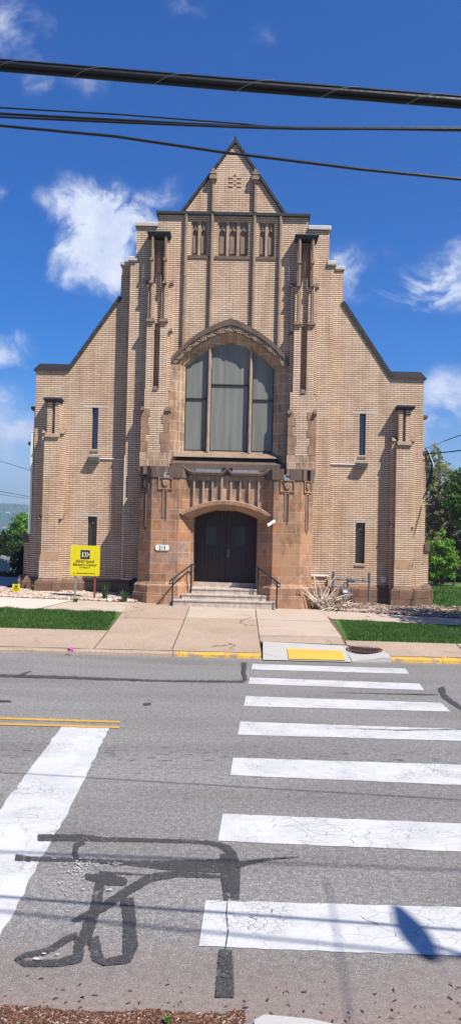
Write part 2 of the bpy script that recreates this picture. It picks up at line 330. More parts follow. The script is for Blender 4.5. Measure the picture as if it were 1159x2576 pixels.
# ------------------------------------------------------------------ terrain heights
def ss(a, b, x): t = max(0, min(1, (x - a) / (b - a))); return t * t * (3 - 2 * t)
def lerp_tab(tab, x):
    if x <= tab[0][0]: return tab[0][1]
    for (a, b), (c, d) in zip(tab, tab[1:]):
        if x <= c: return b + (d - b) * (x - a) / (c - a)
    return tab[-1][1]
def zg(x, y):
    z = lerp_tab([(14.8, .085), (17.1, .16), (19.7, .25), (21.4, .35), (23.2, .42), (30, .42)], y)
    return z - .017 * (x - C) * ss(16, 22, y)
def far_h(x, y):
    z = zg(max(-9, min(9, x)), min(y, 30)) - .06 if y > 18 else -.05
    fall = ss(27, 60, y) * 6 + ss(50, 420, y) * 42
    if x > 0: fall = ss(45, 90, y) * 6 + ss(70, 420, y) * 42
    z -= fall
    z += ss(650, 1900, y) * (98 + 12 * noise.noise(Vector((x / 420, y / 500, 3)))) + ss(400, 900, y) * 8 * noise.noise(Vector((x / 130, y / 160, 1)))
    return z
def sheet(name, p00, p10, p11, p01, off, mat, n=8, m=8, build=True, mb=None, fz=zg):
    b = mb or MB(); vs = []
    for j in range(m + 1):
        for i in range(n + 1):
            a, c = i / n, j / m
            x = (p00[0] * (1 - a) + p10[0] * a) * (1 - c) + (p01[0] * (1 - a) + p11[0] * a) * c
            y = (p00[1] * (1 - a) + p10[1] * a) * (1 - c) + (p01[1] * (1 - a) + p11[1] * a) * c
            vs.append((x, y, fz(x, y) + off))
    b.add(vs, [(j * (n + 1) + i, j * (n + 1) + i + 1, (j + 1) * (n + 1) + i + 1, (j + 1) * (n + 1) + i) for j in range(m) for i in range(n)])
    return b.build(name, mat, kind='structure') if build else b
# the ground: one sheet to the horizon
def ground():
    xs = [-1600, -900, -500, -300, -180, -100, -60, -35, -22, -14, -10, -7, -4, 0, 4, 7, 10, 14, 22, 35, 60, 100, 180, 300, 500, 900, 1600]
    ys = [-60, -20, 0, 3, 14.5, 15.2, 17, 19.7, 21.4, 23.2, 25, 27, 30, 34, 39, 45, 52, 60, 70, 85, 105, 130, 160, 200, 250, 310, 380, 450] + list(range(520, 2400, 90))
    xf = []
    for a, b in zip(xs, xs[1:]):
        k = max(1, int((b - a) / 40)); xf += [a + (b - a) * i / k for i in range(k)]
    xf.append(xs[-1]); b = MB(); n = len(xf)
    b.add([(x, y, far_h(x, y) if y > 14.6 else -.03) for y in ys for x in xf], [(j * n + i, j * n + i + 1, (j + 1) * n + i + 1, (j + 1) * n + i) for j in range(len(ys) - 1) for i in range(n - 1)])
    o = b.build('ground', 'ground', origin=(0, 0, 0), smooth=True, kind='structure')
    o.data.materials.append(M['hill'])
    for p in o.data.polygons:
        if p.center.y > 300: p.material_index = 1
ground()
MB().add([(-60, 3.2, 0), (60, 3.2, 0), (60, 15.2, 0), (-60, 15.2, 0)], [(0, 1, 2, 3)]).build('road', 'road', origin=(0, 0, 0), kind='structure')
# near bank where the photographer stands: litter-covered verge and a piece of kerb
MB().add([(-30, 3.84, .004), (-30, 2.0, .10), (30, 2.0, .10), (30, 3.70, .004)], [(0, 1, 2, 3)]).build('verge', 'soil', origin=(0, 0, 0), kind='structure')
MB().slab([(.15, 3.0), (1.02, 3.0), (1.0, 3.62), (.75, 3.72), (.42, 3.82), (.20, 3.845), (.15, 3.80)], -.01, .04).build('near_kerb', 'ramp', kind='structure')
# far kerb
def kerb(x0, x1, mat, y0=14.76, y1=14.93, top=.085, name='kerb'):
    b = MB(); k = max(2, int((x1 - x0) / .4)); r = random.Random(int(x0 * 10)); rows = []
    for i in range(k + 1):
        x = x0 + (x1 - x0) * i / k; j = r.uniform(-.012, .012); t = top + r.uniform(-.008, .004)
        rows.append([(x, y0 + j, -.01), (x, y0 + j + .01, t - .03), (x, y0 + j + .035, t), (x, y1, t), (x, y1, -.01)])
    b.loft(rows); return b.build(name, mat, kind='structure')
kerb(-40, -1.13, 'aggregate'); kerb(-1.12, .56, 'kerb_yellow'); kerb(3.02, 4.0, 'kerb_yellow'); kerb(4.01, 6.2, 'kerb_yellow'); kerb(6.21, 40, 'aggregate')
# pavement slabs over a dark bed that shows in the joints
sheet('pavement_bed', (-40, 14.93), (.58, 14.93), (.58, 17.2), (-40, 17.2), -.012, 'joint', 60, 6)
sheet('pavement_bed', (3.02, 14.93), (40, 14.93), (40, 17.2), (3.02, 17.2), -.012, 'joint', 60, 6)
sheet('pavement_bed', (.58, 16.1), (3.02, 16.0), (3.02, 17.2), (.58, 17.2), -.012, 'joint', 8, 4)
sheet('apron_bed', (-3.0, 17.1), (2.6, 17.1), (2.75, 21.9), (-3.2, 21.9), -.012, 'joint', 10, 12)
G = .012
def slab_run(name, mat, quads, off=0.0):
    b = MB()
    for q in quads: sheet(None, *q, off, None, 6, 6, False, b)
    return b.build(name, mat, kind='structure')
AX = [(-2.66, -2.90), (-1.16, -1.19), (.565, .62), (2.36, 2.50)]     # joint x at y=14.9 and y=21.6
def jx(k, y): a, b = AX[k]; return a + (b - a) * (y - 14.9) / 6.7
qa = []
for k in range(2):
    for (y0, y1) in ([(14.94, 18.95), (18.97, 21.8)] if k == 0 else [(14.94, 19.3)]):
        qa.append(((jx(k, y0) + G, y0), (jx(k + 1, y0) - G, y0), (jx(k + 1, y1) - G, y1), (jx(k, y1) + G, y1)))
qa += [((-14, 14.94), (jx(0, 14.94) - G, 14.94), (jx(0, 17.08) - G, 17.08), (-14, 17.08)), ((-40, 14.94), (-14.03, 14.94), (-14.03, 17.08), (-40, 17.08))]
qa += [((jx(2, 16.2) + G, 16.2), (2.33, 16.05), (2.38, 17.0), (jx(2, 17) + G, 17.0)), ((2.36, 16.03), (3.05, 14.95), (4.1, 14.95), (4.1 + .25, 16.5))]
qa += [((2.36, 16.06), (2.37, 16.05), (4.34, 16.52), (2.40, 16.56))]
qa = qa[:-2]
slab_run('pavement', 'aggregate', qa)
slab_run('concrete_apron', 'smooth_walk', [((jx(2, 17.02) + G, 17.02), (2.40, 17.02), (2.44, 19.4), (jx(2, 19.4) + G, 19.4)), ((jx(2, 19.43) + G, 19.43), (2.45, 19.43), (2.52, 21.5), (jx(2, 21.5) + G, 21.8)),
    ((jx(1, 19.32) + G, 19.32), (jx(2, 19.32) - G, 19.32), (jx(2, 21.8) - G, 21.8), (jx(1, 21.8) + G, 21.8))])
b = MB()
b.add([(x, y, zg(x, y)) for x, y in [(2.37, 16.02), (3.0, 15.45), (3.04, 14.94), (4.55, 14.94), (4.75, 16.50), (2.42, 16.57)]], [(0, 1, 2, 3, 4, 5)])
b.build('pavement', 'aggregate', kind='structure')
sheet('pavement', (4.60, 14.94), (40, 14.94), (40, 16.5), (4.78, 16.5), .0, 'smooth_walk', 20, 3)
sheet('path', (-5.0, 19.78), (jx(0, 19.8) - .02, 19.78), (-2.55, 21.55), (-4.3, 21.55), .0, 'smooth_walk', 6, 4)
sheet('path', (-40, 19.78), (-5.03, 19.78), (-4.33, 21.55), (-40, 21.55), .003, 'pale_walk', 20, 4)
sheet('path', (2.53, 19.9), (14, 18.9), (14, 20.3), (2.35, 21.45), .004, 'smooth_walk', 20, 6)
# kerb ramp, tactile plate
def rz(x, y): return lerp_tab([(14.5, .006), (16.2, .125)], y)
b = MB(); sheet(None, (.585, 14.55), (2.25, 14.55), (2.29, 15.98), (.64, 16.17), .010, None, 8, 8, False, b, rz)
wz = lambda x, y: rz(x, y) * (1 - ss(2.27, 3.02, x)) + (zg(x, y) - .006) * ss(2.27, 3.02, x) if y > 14.7 else .012 + .07 * ss(2.27, 3.02, x)
sheet(None, (2.27, 14.62), (3.03, 14.74), (3.03, 15.2), (2.28, 15.6), .010, None, 8, 6, False, b, wz)
sheet(None, (2.28, 15.61), (3.03, 15.21), (3.0, 15.5), (2.30, 15.98), .010, None, 8, 4, False, b, wz)
b.add([(2.27, 14.62, .0), (3.03, 14.74, .0), (3.03, 14.74, .094), (2.27, 14.62, .022)], [(0, 1, 2, 3)])
b.build('kerb_ramp', 'ramp', kind='structure')
b = MB(); sheet(None, (1.07, 14.60), (2.14, 14.60), (2.19, 15.42), (1.10, 15.50), .026, None, 4, 4, False, b, rz)
for i in range(22):
    for j in range(14):
        x = 1.11 + i * .049; y = 14.65 + j * .057; z = rz(x, y) + .026
        b.add([(x - .012, y - .012, z), (x + .012, y - .012, z), (x + .012, y + .012, z), (x - .012, y + .012, z), (x, y, z + .007)], [(0, 1, 4), (1, 2, 4), (2, 3, 4), (3, 0, 4)])
b.build('tactile_plate', 'tactile', label='yellow tactile warning plate set in the grey kerb ramp', category='tactile plate')
# manhole cover
mc = thing('manhole_cover', (2.66, 15.58, .16), 'round rusty brown manhole cover in the pavement beside the kerb ramp', 'manhole cover')
def disc(cx, cy, z0, z1, r, n=40, ry=None): return MB().slab([(cx + r * math.cos(2 * PI * i / n), cy + (ry or r) * math.sin(2 * PI * i / n)) for i in range(n)], z0, z1)
mz = zg(2.66, 15.58) - .004
b = MB(); n = 40
R1, R2 = .36, .32
b.add([(2.66 + r * math.cos(2 * PI * i / n), 15.58 + r * 1.3 * math.sin(2 * PI * i / n), mz + .012) for r in (R1, R2) for i in range(n)], [(i, (i + 1) % n, n + (i + 1) % n, n + i) for i in range(n)]).build('rim', 'rust', mc)
b = disc(2.66, 15.58, mz - .02, mz + .008, R2 - .008, ry=(R2 - .008) * 1.3)
for i in range(-4, 5):
    for j in range(-5, 6):
        x, y = 2.66 + i * .06, 15.58 + j * .07
        if (i * .06) ** 2 + (j * .07 / 1.3) ** 2 < .075: b.box(x - .018, x + .018, y - .018, y + .018, mz + .006, mz + .016)
b.build('cover_plate', plain('manhole_iron', (.055, .032, .026), .8, .3, .3, 30), mc)
# ------------------------------------------------------------------ road markings
def quad_px(pts, z): return [gr(u, v, z) for u, v in pts]
BARS = [([(635, 1670), (1018, 1681.5), (1028, 1695), (632, 1684)], 'worn white crosswalk stripe right beside the kerb ramp'),
        ([(628, 1704), (1053, 1719.5), (1066, 1736), (624, 1720)], 'second white crosswalk stripe out from the kerb ramp'),
        ([(618, 1751), (1108, 1768), (1132, 1790), (613, 1776)], 'third white crosswalk stripe out from the kerb ramp, level with no stop line'),
        ([(604, 1815), (1160, 1834), (1172, 1864), (598, 1848)], 'fourth white crosswalk stripe, level with the double yellow line ends'),
        ([(586, 1906), (1300, 1928), (1330, 1982), (579, 1950)], 'middle white crosswalk stripe fifth out from the kerb ramp'),
        ([(560, 2047), (1500, 2085), (1560, 2160), (548, 2115)], 'sixth white crosswalk stripe, beside the upper end of the black tar seams'),
        ([(517, 2265), (1750, 2298), (1850, 2432), (500, 2380)], 'nearest and widest white crosswalk stripe, under the street lamp shadow')]
BARS[2] = (BARS[2][0], 'third white crosswalk stripe out from the kerb ramp')
for q, lab in BARS:
    g0 = quad_px(q, .004); b = MB(); N = 40; r = random.Random(5)
    top = []; bot = []
    for i in range(N + 1):
        a = i / N; j = lambda: r.uniform(-.006, .006)
        t_ = g0[0].lerp(g0[1], a); u_ = g0[3].lerp(g0[2], a)
        top.append((t_.x, t_.y + j(), .004)); bot.append((u_.x, u_.y + j(), .004))
    b.add(bot + top, [(i, i + 1, N + 2 + i, N + 1 + i) for i in range(N)])
    b.build('crosswalk_stripe', 'white_paint', label=lab, category='road marking', group='crosswalk stripes')
def stroke(mb, pts, w, z, px=True, jit=.06, seed=1):
    r = random.Random(seed); P = [Vector(p) for p in pts]; W = w if isinstance(w, (list, tuple)) else [w] * len(P)
    Q = []; WW = []
    for i in range(len(P) - 1):
        k = max(2, int((P[i + 1] - P[i]).length / 1.6))
        for j in range(k): Q.append(P[i].lerp(P[i + 1], j / k)); WW.append(W[i] + (W[i + 1] - W[i]) * j / k)
    Q.append(P[-1]); WW.append(W[-1]); L = []; Rr = []
    for i, q in enumerate(Q):
        d = (Q[min(i + 9, len(Q) - 1)] - Q[max(i - 9, 0)]).normalized(); nrm = Vector((-d.y, d.x)); h = WW[i] / 2
        nz1 = noise.noise(Vector((q.x * .09, q.y * .09, seed))) * 1.6 + noise.noise(Vector((q.x * .45, q.y * .45, seed))) * .9; nz2 = noise.noise(Vector((q.x * .09, q.y * .09, seed + 50))) * 1.6 + noise.noise(Vector((q.x * .45, q.y * .45, seed + 50))) * .9
        k_ = jit * 12 if W[0] > 5 else jit * 5; k_ = min(k_, h * .5); a = q + nrm * (h + k_ * nz1); c = q - nrm * (h + k_ * nz2)
        L.append(gr(a.x, a.y, z)); Rr.append(gr(c.x, c.y, z))
    n = len(Q); mb.add(L + Rr, [(i, i + 1, n + i + 1, n + i) for i in range(n - 1)])
b = MB(); stroke(b, [(-260, 2580), (-60, 2310), (-10, 2245), (60, 2130), (131, 2000), (221, 1829)], [230, 175, 165, 150, 135, 112], .004, jit=.006)
b = MB(); N = 40; Lp = [(165, 1829), (88, 1930), (0, 2013), (-160, 2200), (-420, 2575)]; Rp = [(277, 1829), (228, 1930), (178, 2030), (110, 2150), (0, 2355), (-110, 2575)]
Lg = [gr(*p, .004) for p in Lp]; Rg = [gr(*p, .004) for p in Rp]
xl0, xr0 = Lg[0].x, Rg[0].x
b.add([(-2.03, y, .004) for y in (2.6, 9.38)] + [(-1.345, y, .004) for y in (2.6, 9.38)], [])
b = MB(); r = random.Random(3); n = 60; ys = [2.6 + (9.40 - 2.6) * i / n for i in range(n + 1)]
def sx(y): return lerp_tab([(2.6, -1.30), (4.6, -1.32), (6.7, -1.357), (9.4, -1.456)], y)
b.add([(sx(y) - .58 - .0 + r.uniform(-.01, .01), y, .004) for y in ys] + [(sx(y) + r.uniform(-.012, .012), y, .004) for y in ys], [(i, n + 1 + i, n + 2 + i, i + 1) for i in range(n)])
b.build('stop_line', 'stop_paint', label='broad patchy white stop line running towards the camera on the left lane', category='road marking')
for (v0, v1, lab) in ((1806.5, 1816, 'upper of the two yellow centre lines, nearer the church'), (1820.5, 1829.5, 'lower of the two yellow centre lines, touching the white stop line')):
    b = MB(); stroke(b, [(-500, v0 - 14), (0, v0), (301, v1)], [4.6, 5.2, 5.2], .0065 if v0 < 1810 else .0078, jit=.04, seed=int(v0))
    b.build('centre_line', 'line_yellow', label=lab, category='road marking', group='double yellow centre line')
b = MB(); sc = lambda pts: [(x * .5, 2028.6 + y * .5) for x, y in pts]; sc2 = lambda pts: [(579.6 + x * .5, 2028.6 + y * .5) for x, y in pts]
T = [(sc([(190, 158), (420, 155), (520, 165), (700, 168), (1000, 178), (1090, 188), (1150, 215), (1165, 250)]), [17, 18, 12, 10, 10, 12, 20, 26]),
     (sc([(1145, 232), (1158, 300), (1165, 470)]), [40, 52, 40]), (sc([(130, 262), (400, 268), (650, 285), (900, 297), (1160, 300)]), [13, 9, 13, 28, 36]),
     (sc([(430, 350), (560, 368), (640, 378)]), [14, 30, 18]), (sc([(500, 330), (640, 338), (800, 345)]), [7, 5, 3]), (sc([(505, 385), (485, 500), (435, 640), (420, 690)]), [24, 28, 32, 30]),
     (sc([(365, 578), (520, 505), (640, 425), (760, 355), (900, 338), (1110, 352), (1150, 420)]), [10, 24, 22, 20, 16, 8, 5]),
     (sc([(640, 460), (652, 560), (658, 700), (640, 765), (530, 782), (490, 755), (470, 655)]), [34, 32, 38, 26, 18, 30, 30]),
     (sc([(390, 645), (340, 665), (250, 722), (130, 748), (85, 768), (130, 790), (300, 785), (395, 760), (405, 660)]), [14, 18, 16, 13, 12, 14, 19, 26, 28]),
     (sc([(425, 178), (385, 195), (378, 235), (392, 265)]), [10, 13, 13, 10]),
     (sc2([(30, 295), (100, 278), (200, 262), (345, 252)]), [16, 9, 6, 2]), ([(568, 2388), (567, 2450), (566, 2508)], [33, 42, 48]), ([(572, 2255), (570, 2300), (574, 2340), (567, 2388)], [2.5, 2, 3, 3]),
     ([(-200, 1695), (0, 1699), (150, 1703), (400, 1712), (615, 1714)], [8, 7, 7, 4, 5]), ([(38, 1703), (60, 1694), (80, 1688)], [5, 4, 2]), ([(614, 1666), (612, 1690), (618, 1712)], [13, 12, 9]),
     ([(840, 1741), (950, 1744), (1100, 1747)], [.6, 1.6, 2.6]), ([(1108, 1728), (1115, 1748), (1135, 1765), (1175, 1790)], [17, 14, 10, 9]), ([(0, 1762), (30, 1764)], [5, 3]), ([(361, 1770), (380, 1770)], [6, 6]),
     ([(840, 1830), (1000, 1836), (1159, 1834)], [.6, 1.4, 1.8]), ([(40, 2155), (80, 2160)], [16, 10])]
for i, (p, w) in enumerate(T): stroke(b, p, w, .0052 + i * .0004, jit=.09, seed=i)
b.build('tar_seams', 'tar', origin=(0, 0, 0), kind='structure')
r = random.Random(31); b = MB()
for _ in range(170):
    u, v = random.Random(_).choice([(r.gauss(190, 26), r.gauss(2205, 26)), (r.uniform(190, 310), r.gauss(2173, 3)), (r.gauss(200, 12), r.gauss(2185, 14))])
    g = gr(u, v, .0145); n = 6; sz = r.uniform(.002, .0065); ex = r.uniform(1, 2.6)
    b.add([(g.x + sz * ex * math.cos(2 * PI * k / n) * r.uniform(.6, 1.2), g.y + sz * math.sin(2 * PI * k / n) * r.uniform(.6, 1.2), .0145 + _ * 1e-6) for k in range(n)], [tuple(range(n))])
for u, v, sz in ((276, 2237, .018), (95, 2411, .02), (112, 2398, .012), (145, 2400, .010)):
    g = gr(u, v, .0155); b.add([(g.x + sz * 1.5 * math.cos(2 * PI * k / 9) * r.uniform(.6, 1.2), g.y + sz * .6 * math.sin(2 * PI * k / 9) * r.uniform(.6, 1.2), .0155) for k in range(9)], [tuple(range(9))])
b.build('paint_flecks', 'stop_paint', origin=(0, 0, 0), kind='structure')
# ------------------------------------------------------------------ THE CHURCH
YA, YB = 23.38, 23.0
church = thing('church', (C, 23.6, .4), 'tall cream brick church with stepped gable, brown stone porch and big pointed window', 'church')
def U(pts): return [(C + u, z) for u, z in pts]
def bx(mb, u0, u1, y0, y1, z0, z1): return mb.box(C + u0, C + u1, y0, y1, z0, z1)
def rect(u0, u1, z0, z1): return U([(u0, z0), (u1, z0), (u1, z1), (u0, z1)])
def plinth(mb, u0, u1, yf, yb, zb, zt, fl=.10, sides=(1, 1)):
    """stone base: upright block, then a sloped weathering back to the wall"""
    l, r_ = fl * sides[0], fl * sides[1]
    q = lambda u0, u1, y, z: [(C + u0, y, z), (C + u1, y, z), (C + u1, yb, z), (C + u0, yb, z)]
    mb.hexa(q(u0 - l, u1 + r_, yf - fl, zb), q(u0 - l, u1 + r_, yf - fl, zt - .09))
    mb.hexa(q(u0 - l, u1 + r_, yf - fl, zt - .09), q(u0, u1, yf - .004, zt + .02))
# aisle walls
outerA = U([(-5.9, .2), (5.9, .2), (5.9, 7.2), (4.92, 7.2), (3.40, 9.42), (3.38, 10.5), (-3.38, 10.5), (-3.40, 9.42), (-4.92, 7.2), (-5.9, 7.2)])
slitU, slitL = (3.97, 4.16, 4.83, 6.10), (3.92, 4.20, 1.54, 2.78)
holesA = [rect(s_ * a if s_ > 0 else -b_, s_ * b_ if s_ > 0 else -a, z0, z1) for s_ in (-1, 1) for a, b_, z0, z1 in (slitU, slitL)]
b = MB().prism(outerA, YA, YA + .45, holesA); b.build('aisle_wall', 'brick', church)
# side and rear body behind the front wall
b = MB(); bx(b, -5.88, 5.88, YA + .46, 44, -1.5, 7.0); b.build('side_wall', 'brick', church)
b = MB(); b.prism(U([(-5.95, 6.9), (5.95, 6.9), (4.7, 7.1), (0, 13.2), (-4.7, 7.1)]), YA + .47, 44); b.build('roof', 'roof', church)
# nave front
def arch(hw, zs, za, n=10, bulge=.10):
    pts = []
    for i in range(n + 1):
        a = i / n; x = hw * (1 - a); z = zs + (za - zs) * a
        nx, nz = (za - zs), hw; L = math.hypot(nx, nz); k = 4 * a * (1 - a) * bulge
        pts.append((x + nx / L * k, z + nz / L * k))
    return pts + [(-x, z) for x, z in pts[-2::-1]]
archIn, archOut = arch(1.66, 7.45, 8.62, bulge=.18), arch(1.80, 7.50, 8.80, bulge=.18)
holeW = [(-1.66, 4.44), (1.66, 4.44)] + archIn
holeP = [(.76, 1.265, 10.72, 11.77), (-1.265, -.76, 10.72, 11.77), (-.47, .47, 10.72, 11.77)]
outB = U([(-3.06, .2), (3.06, .2), (3.06, 10.5), (2.90, 10.5), (2.90, 11.56), (2.25, 11.56), (2.25, 11.93), (-2.25, 11.93), (-2.25, 11.56), (-2.90, 11.56), (-2.90, 10.5), (-3.06, 10.5)])
door_hole = [(-.98, .2), (.98, .2), (.98, 3.2), (-.98, 3.2)]
b = MB().prism(outB, YB, YB + .372, [U(holeW)] + [rect(*h) for h in holeP] + [U([(-.98, .3), (.98, .3), (.98, 3.2), (-.98, 3.2)])]); b.build('nave_wall', 'brick', church)
# gable with its cross-shaped vent of missing bricks
vent = []
for z in (12.80, 12.93, 13.06):
    vent += [(-.19, -.045, z, z + .055), (.065, .21, z, z + .055)]
vent += [(-.03, .05, 13.14, 13.20), (-.03, .05, 12.87, 12.915), (-.03, .05, 13.0, 13.045)]
b = MB().prism(U([(-1.54, 11.94), (1.54, 11.94), (0, 14.16)]), YB + .02, YB + .36, [rect(*h) for h in vent]); b.build('gable', 'brick', church)
b = MB(); bx(b, -.4, .4, YB + .30, YB + .355, 12.6, 13.4); b.build('vent_backing', 'black', church)
b = MB()
for s_ in (-1, 1):
    p0, p1 = Vector((s_ * 1.62, 11.96)), Vector((0, 14.27)); d = (p1 - p0).normalized(); nn = Vector((-d.y * 1, d.x)) * (1 if s_ > 0 else -1); nn = nn if nn.x * s_ > 0 else -nn
    K = 6
    for k in range(K):
        a, c = p0.lerp(p1, k / K + .004), p0.lerp(p1, (k + 1) / K - .004)
        if k == K - 1: c = p1
        pr = .02 * (k % 2)
        b.prism(U([tuple(a - nn * .055), tuple(c - nn * .055), tuple(c + nn * .02), tuple(a + nn * .02)][::(1 if s_ > 0 else -1)]), YB - .05 - pr * .1, YB + .45)
b.build('gable_coping', 'coping_dark', church)
b = MB(); b.hexa([(C - .07, YB - .055, 14.14), (C + .07, YB - .055, 14.14), (C + .07, YB + .4, 14.14), (C - .07, YB + .4, 14.14)], [(C - .02, YB - .06, 14.36), (C + .02, YB - .06, 14.36), (C + .02, YB + .3, 14.36), (C - .02, YB + .3, 14.36)]); b.build('apex_stone', 'coping_dark', church)
# copings of the steps
def coping(u0, u1, z, th, mat, yf=YB, proj=.07):
    b = MB(); q = lambda e, z_: [(C + u0 - e, yf - proj - e, z_), (C + u1 + e, yf - proj - e, z_), (C + u1 + e, yf + .5, z_), (C + u0 - e, yf + .5, z_)]
    b.hexa(q(0, z), q(0, z + th * .75)); b.hexa(q(-.002, z + th * .75), q(-.03, z + th)); return b.build('coping', mat, church)
coping(-2.31, 2.31, 11.93, .10, 'coping_dark', proj=.10)
for s_ in (-1, 1):
    f = lambda a, c: (min(s_ * a, s_ * c), max(s_ * a, s_ * c))
    coping(*f(2.26, 2.95), 11.56, .13, 'coping_light'); coping(*f(2.86, 3.13), 10.5, .13, 'coping_light'); coping(*f(3.14, 3.43), 10.50, .11, 'coping_light', YA, .05)
# aisle slope copings and metal-capped corners
for s_ in (-1, 1):
    b = MB(); c2 = MB()
    p0, p1 = Vector((4.95, 7.22)), Vector((3.39, 9.53)); d = (p1 - p0).normalized(); nn = Vector((d.y, -d.x)) * 1
    for k in range(5):
        a, c = p0.lerp(p1, k / 5 + .004), p0.lerp(p1, (k + 1) / 5 - .004)
        P = [a - nn * .07, a + nn * .05, c + nn * .05, c - nn * .07]
        b.prism(U([(s_ * p.x, p.y) for p in P]), YA - .045, YA + .5)
    x0, x1 = 4.93, 5.98
    q = [(x0, YA - .07, 7.20), (x1, YA - .07, 7.20), (x1, YA + .5, 7.20), (x0, YA + .5, 7.20)]; t_ = [(x0 - .16, YA + .22, 7.46), (x1 - .12, YA + .22, 7.46), (x1 - .12, YA + .4, 7.46), (x0 - .16, YA + .4, 7.46)]
    fx = lambda L: [(C + s_ * x, y, z) for x, y, z in L]
    c2.hexa(fx(q), fx(t_))
    b.build('slope_coping', 'coping_dark', church); c2.build('corner_cap', 'metal_brown', church)
# slit windows of the aisles
for s_ in (-1, 1):
    for kk, (a, c, z0, z1) in enumerate((slitU, slitL)):
        u0, u1 = (a, c) if s_ > 0 else (-c, -a)
        b = MB(); bx(b, u0 + .02, u1 - .02, YA + .13, YA + .15, z0 + .02, z1 - .02)
        w = b.build('window', 'slit_glass' if kk == 0 else 'slit_dark', church)
        b = MB().prism(rect(u0, u1, z0, z1), YA + .10, YA + .17, [rect(u0 + .022, u1 - .022, z0 + .03, z1 - .03)]); b.build('frame', 'frame_dark', w)
        b = MB(); q = lambda y, z: [(C + u0 - .02, y, z), (C + u1 + .02, y, z), (C + u1 + .02, YA + .3, z), (C + u0 - .02, YA + .3, z)]
        b.hexa(q(YA - .03, z0 - .085), [(C + u0 - .02, YA - .03, z0 - .03), (C + u1 + .02, YA - .03, z0 - .03), (C + u1 + .02, YA + .09, z0 + .01), (C + u0 - .02, YA + .09, z0 + .01)]); b.build('sill', 'stone_rib', w)
        b = MB(); bx(b, u0 - (.3 if s_ < 0 else .22), u1 + .3, YA - .004, YA + .02, z1 + .0, z1 + .055); b.build('lintel', 'coping_light', w)
        if kk == 1:      # carved little pointed arch standing in the opening
            mb = MB(); m_ = (u0 + u1) / 2; A_ = arch(.10, z1 - .34, z1 - .16, 6, .03); B_ = arch(.075, z1 - .34, z1 - .20, 6, .03)
            mb.prism(U([(m_ + x, z) for x, z in A_] + [(m_ + x, z) for x, z in B_[::-1]]), YA + .07, YA + .12); bx(mb, m_ - .012, m_ + .012, YA + .08, YA + .12, z1 - .16, z1 - .04)
            mb.build('tracery', 'stone_dark', w)
        elif s_ > 0 or True:
            pass
# stone ribs of the centre bay
def zarch(u):
    P = archOut
    for (x0, z0), (x1, z1) in zip(P, P[1:]):
        if min(x0, x1) <= u <= max(x0, x1): return z0 + (z1 - z0) * ((u - x0) / (x1 - x0) if x1 != x0 else 0)
    return 7.5
for u in (-1.42, -.635, .635, 1.42):
    b = MB(); zt = 11.93
    zz = zarch(u) - .01
    def rib(z0, z1, u=u, b=b):
        pts = [(-.052, 0), (-.052, -.05), (-.022, -.105), (.022, -.105), (.052, -.05), (.052, 0)]
        b.loft([[(C + u + x, YB + .003 + y, z) for x, y in pts] for z in (z0, z1)])
    H = [zz, zz + 1.05, zz + 2.1, zt] if abs(u) > 1 else [zz, zz + .9, zz + 1.9, zt]
    for a, c in zip(H, H[1:]): rib(a + .006, c - .006)
    if abs(u) < 1:
        rib(12.04, 12.92)
        for (e, z0, z1) in ((.075, 12.92, 13.0), (.11, 13.0, 13.09), (.085, 13.09, 13.16), (.10, 13.16, 13.22), (.05, 13.22, 13.33)):
            bx(b, u - e, u + e, YB - .05 - e, YB + .019, z0, z1)
    b.build('stone_rib', 'stone_rib', church)
# blind tracery panels
def panel(u0, u1, z0, z1, n):
    b = MB(); bx(b, u0 + .002, u1 - .002, YB + .14, YB + .18, z0, z1); p = b.build('blind_panel', 'stone_orange', church)
    w = (u1 - u0) / n; m = MB(); r = random.Random(n)
    for k in range(n + 1):
        c_ = u0 + k * w; e = .045
        a, d = max(u0 + .001, c_ - e), min(u1 - .001, c_ + e); bx(m, a, d, YB + .04, YB + .139, z0 + .02, z1 - .002)
    m.build('mullion', 'stone_tan', p)
    m = MB()
    for k in range(n):
        c_ = u0 + (k + .5) * w; hw = w / 2 - .046; zt = z1 - .30
        ol = [(c_ - hw, z1 - .003), (c_ - hw, zt - .06)] + [(c_ - hw * math.cos(PI * i / 8), zt - .06 + (.10) * math.sin(PI * i / 8)) for i in range(1, 8)] + [(c_ + hw, zt - .06), (c_ + hw, z1 - .003)]
        m.prism(U(ol[::-1]), YB + .075, YB + .1385); bx(m, c_ - .014, c_ + .014, YB + .05, YB + .074, zt + .05, z1 - .02)
        for q in (-.55, .55): bx(m, c_ + q * hw - .009, c_ + q * hw + .009, YB + .06, YB + .074, zt + .12, z1 - .03)
        bx(m, c_ - hw * .8, c_ + hw * .8, YB + .10, YB + .1395, z0 + .1, zt - .13)
    m.build('arch_head', 'stone_rib', p)
    m = MB(); m.hexa([(C + u0 - .07, YB - .03, z0 - .10), (C + u1 + .07, YB - .03, z0 - .10), (C + u1 + .07, YB + .05, z0 - .10), (C + u0 - .07, YB + .05, z0 - .10)],
                     [(C + u0 - .07, YB - .02, z0 - .02), (C + u1 + .07, YB - .02, z0 - .02), (C + u1 + .07, YB + .14, z0 + .03), (C + u0 - .07, YB + .14, z0 + .03)]); m.build('sill', 'stone_dark', p)
panel(-1.265, -.76, 10.72, 11.77, 2); panel(.76, 1.265, 10.72, 11.77, 2); panel(-.47, .47, 10.72, 11.77, 3)
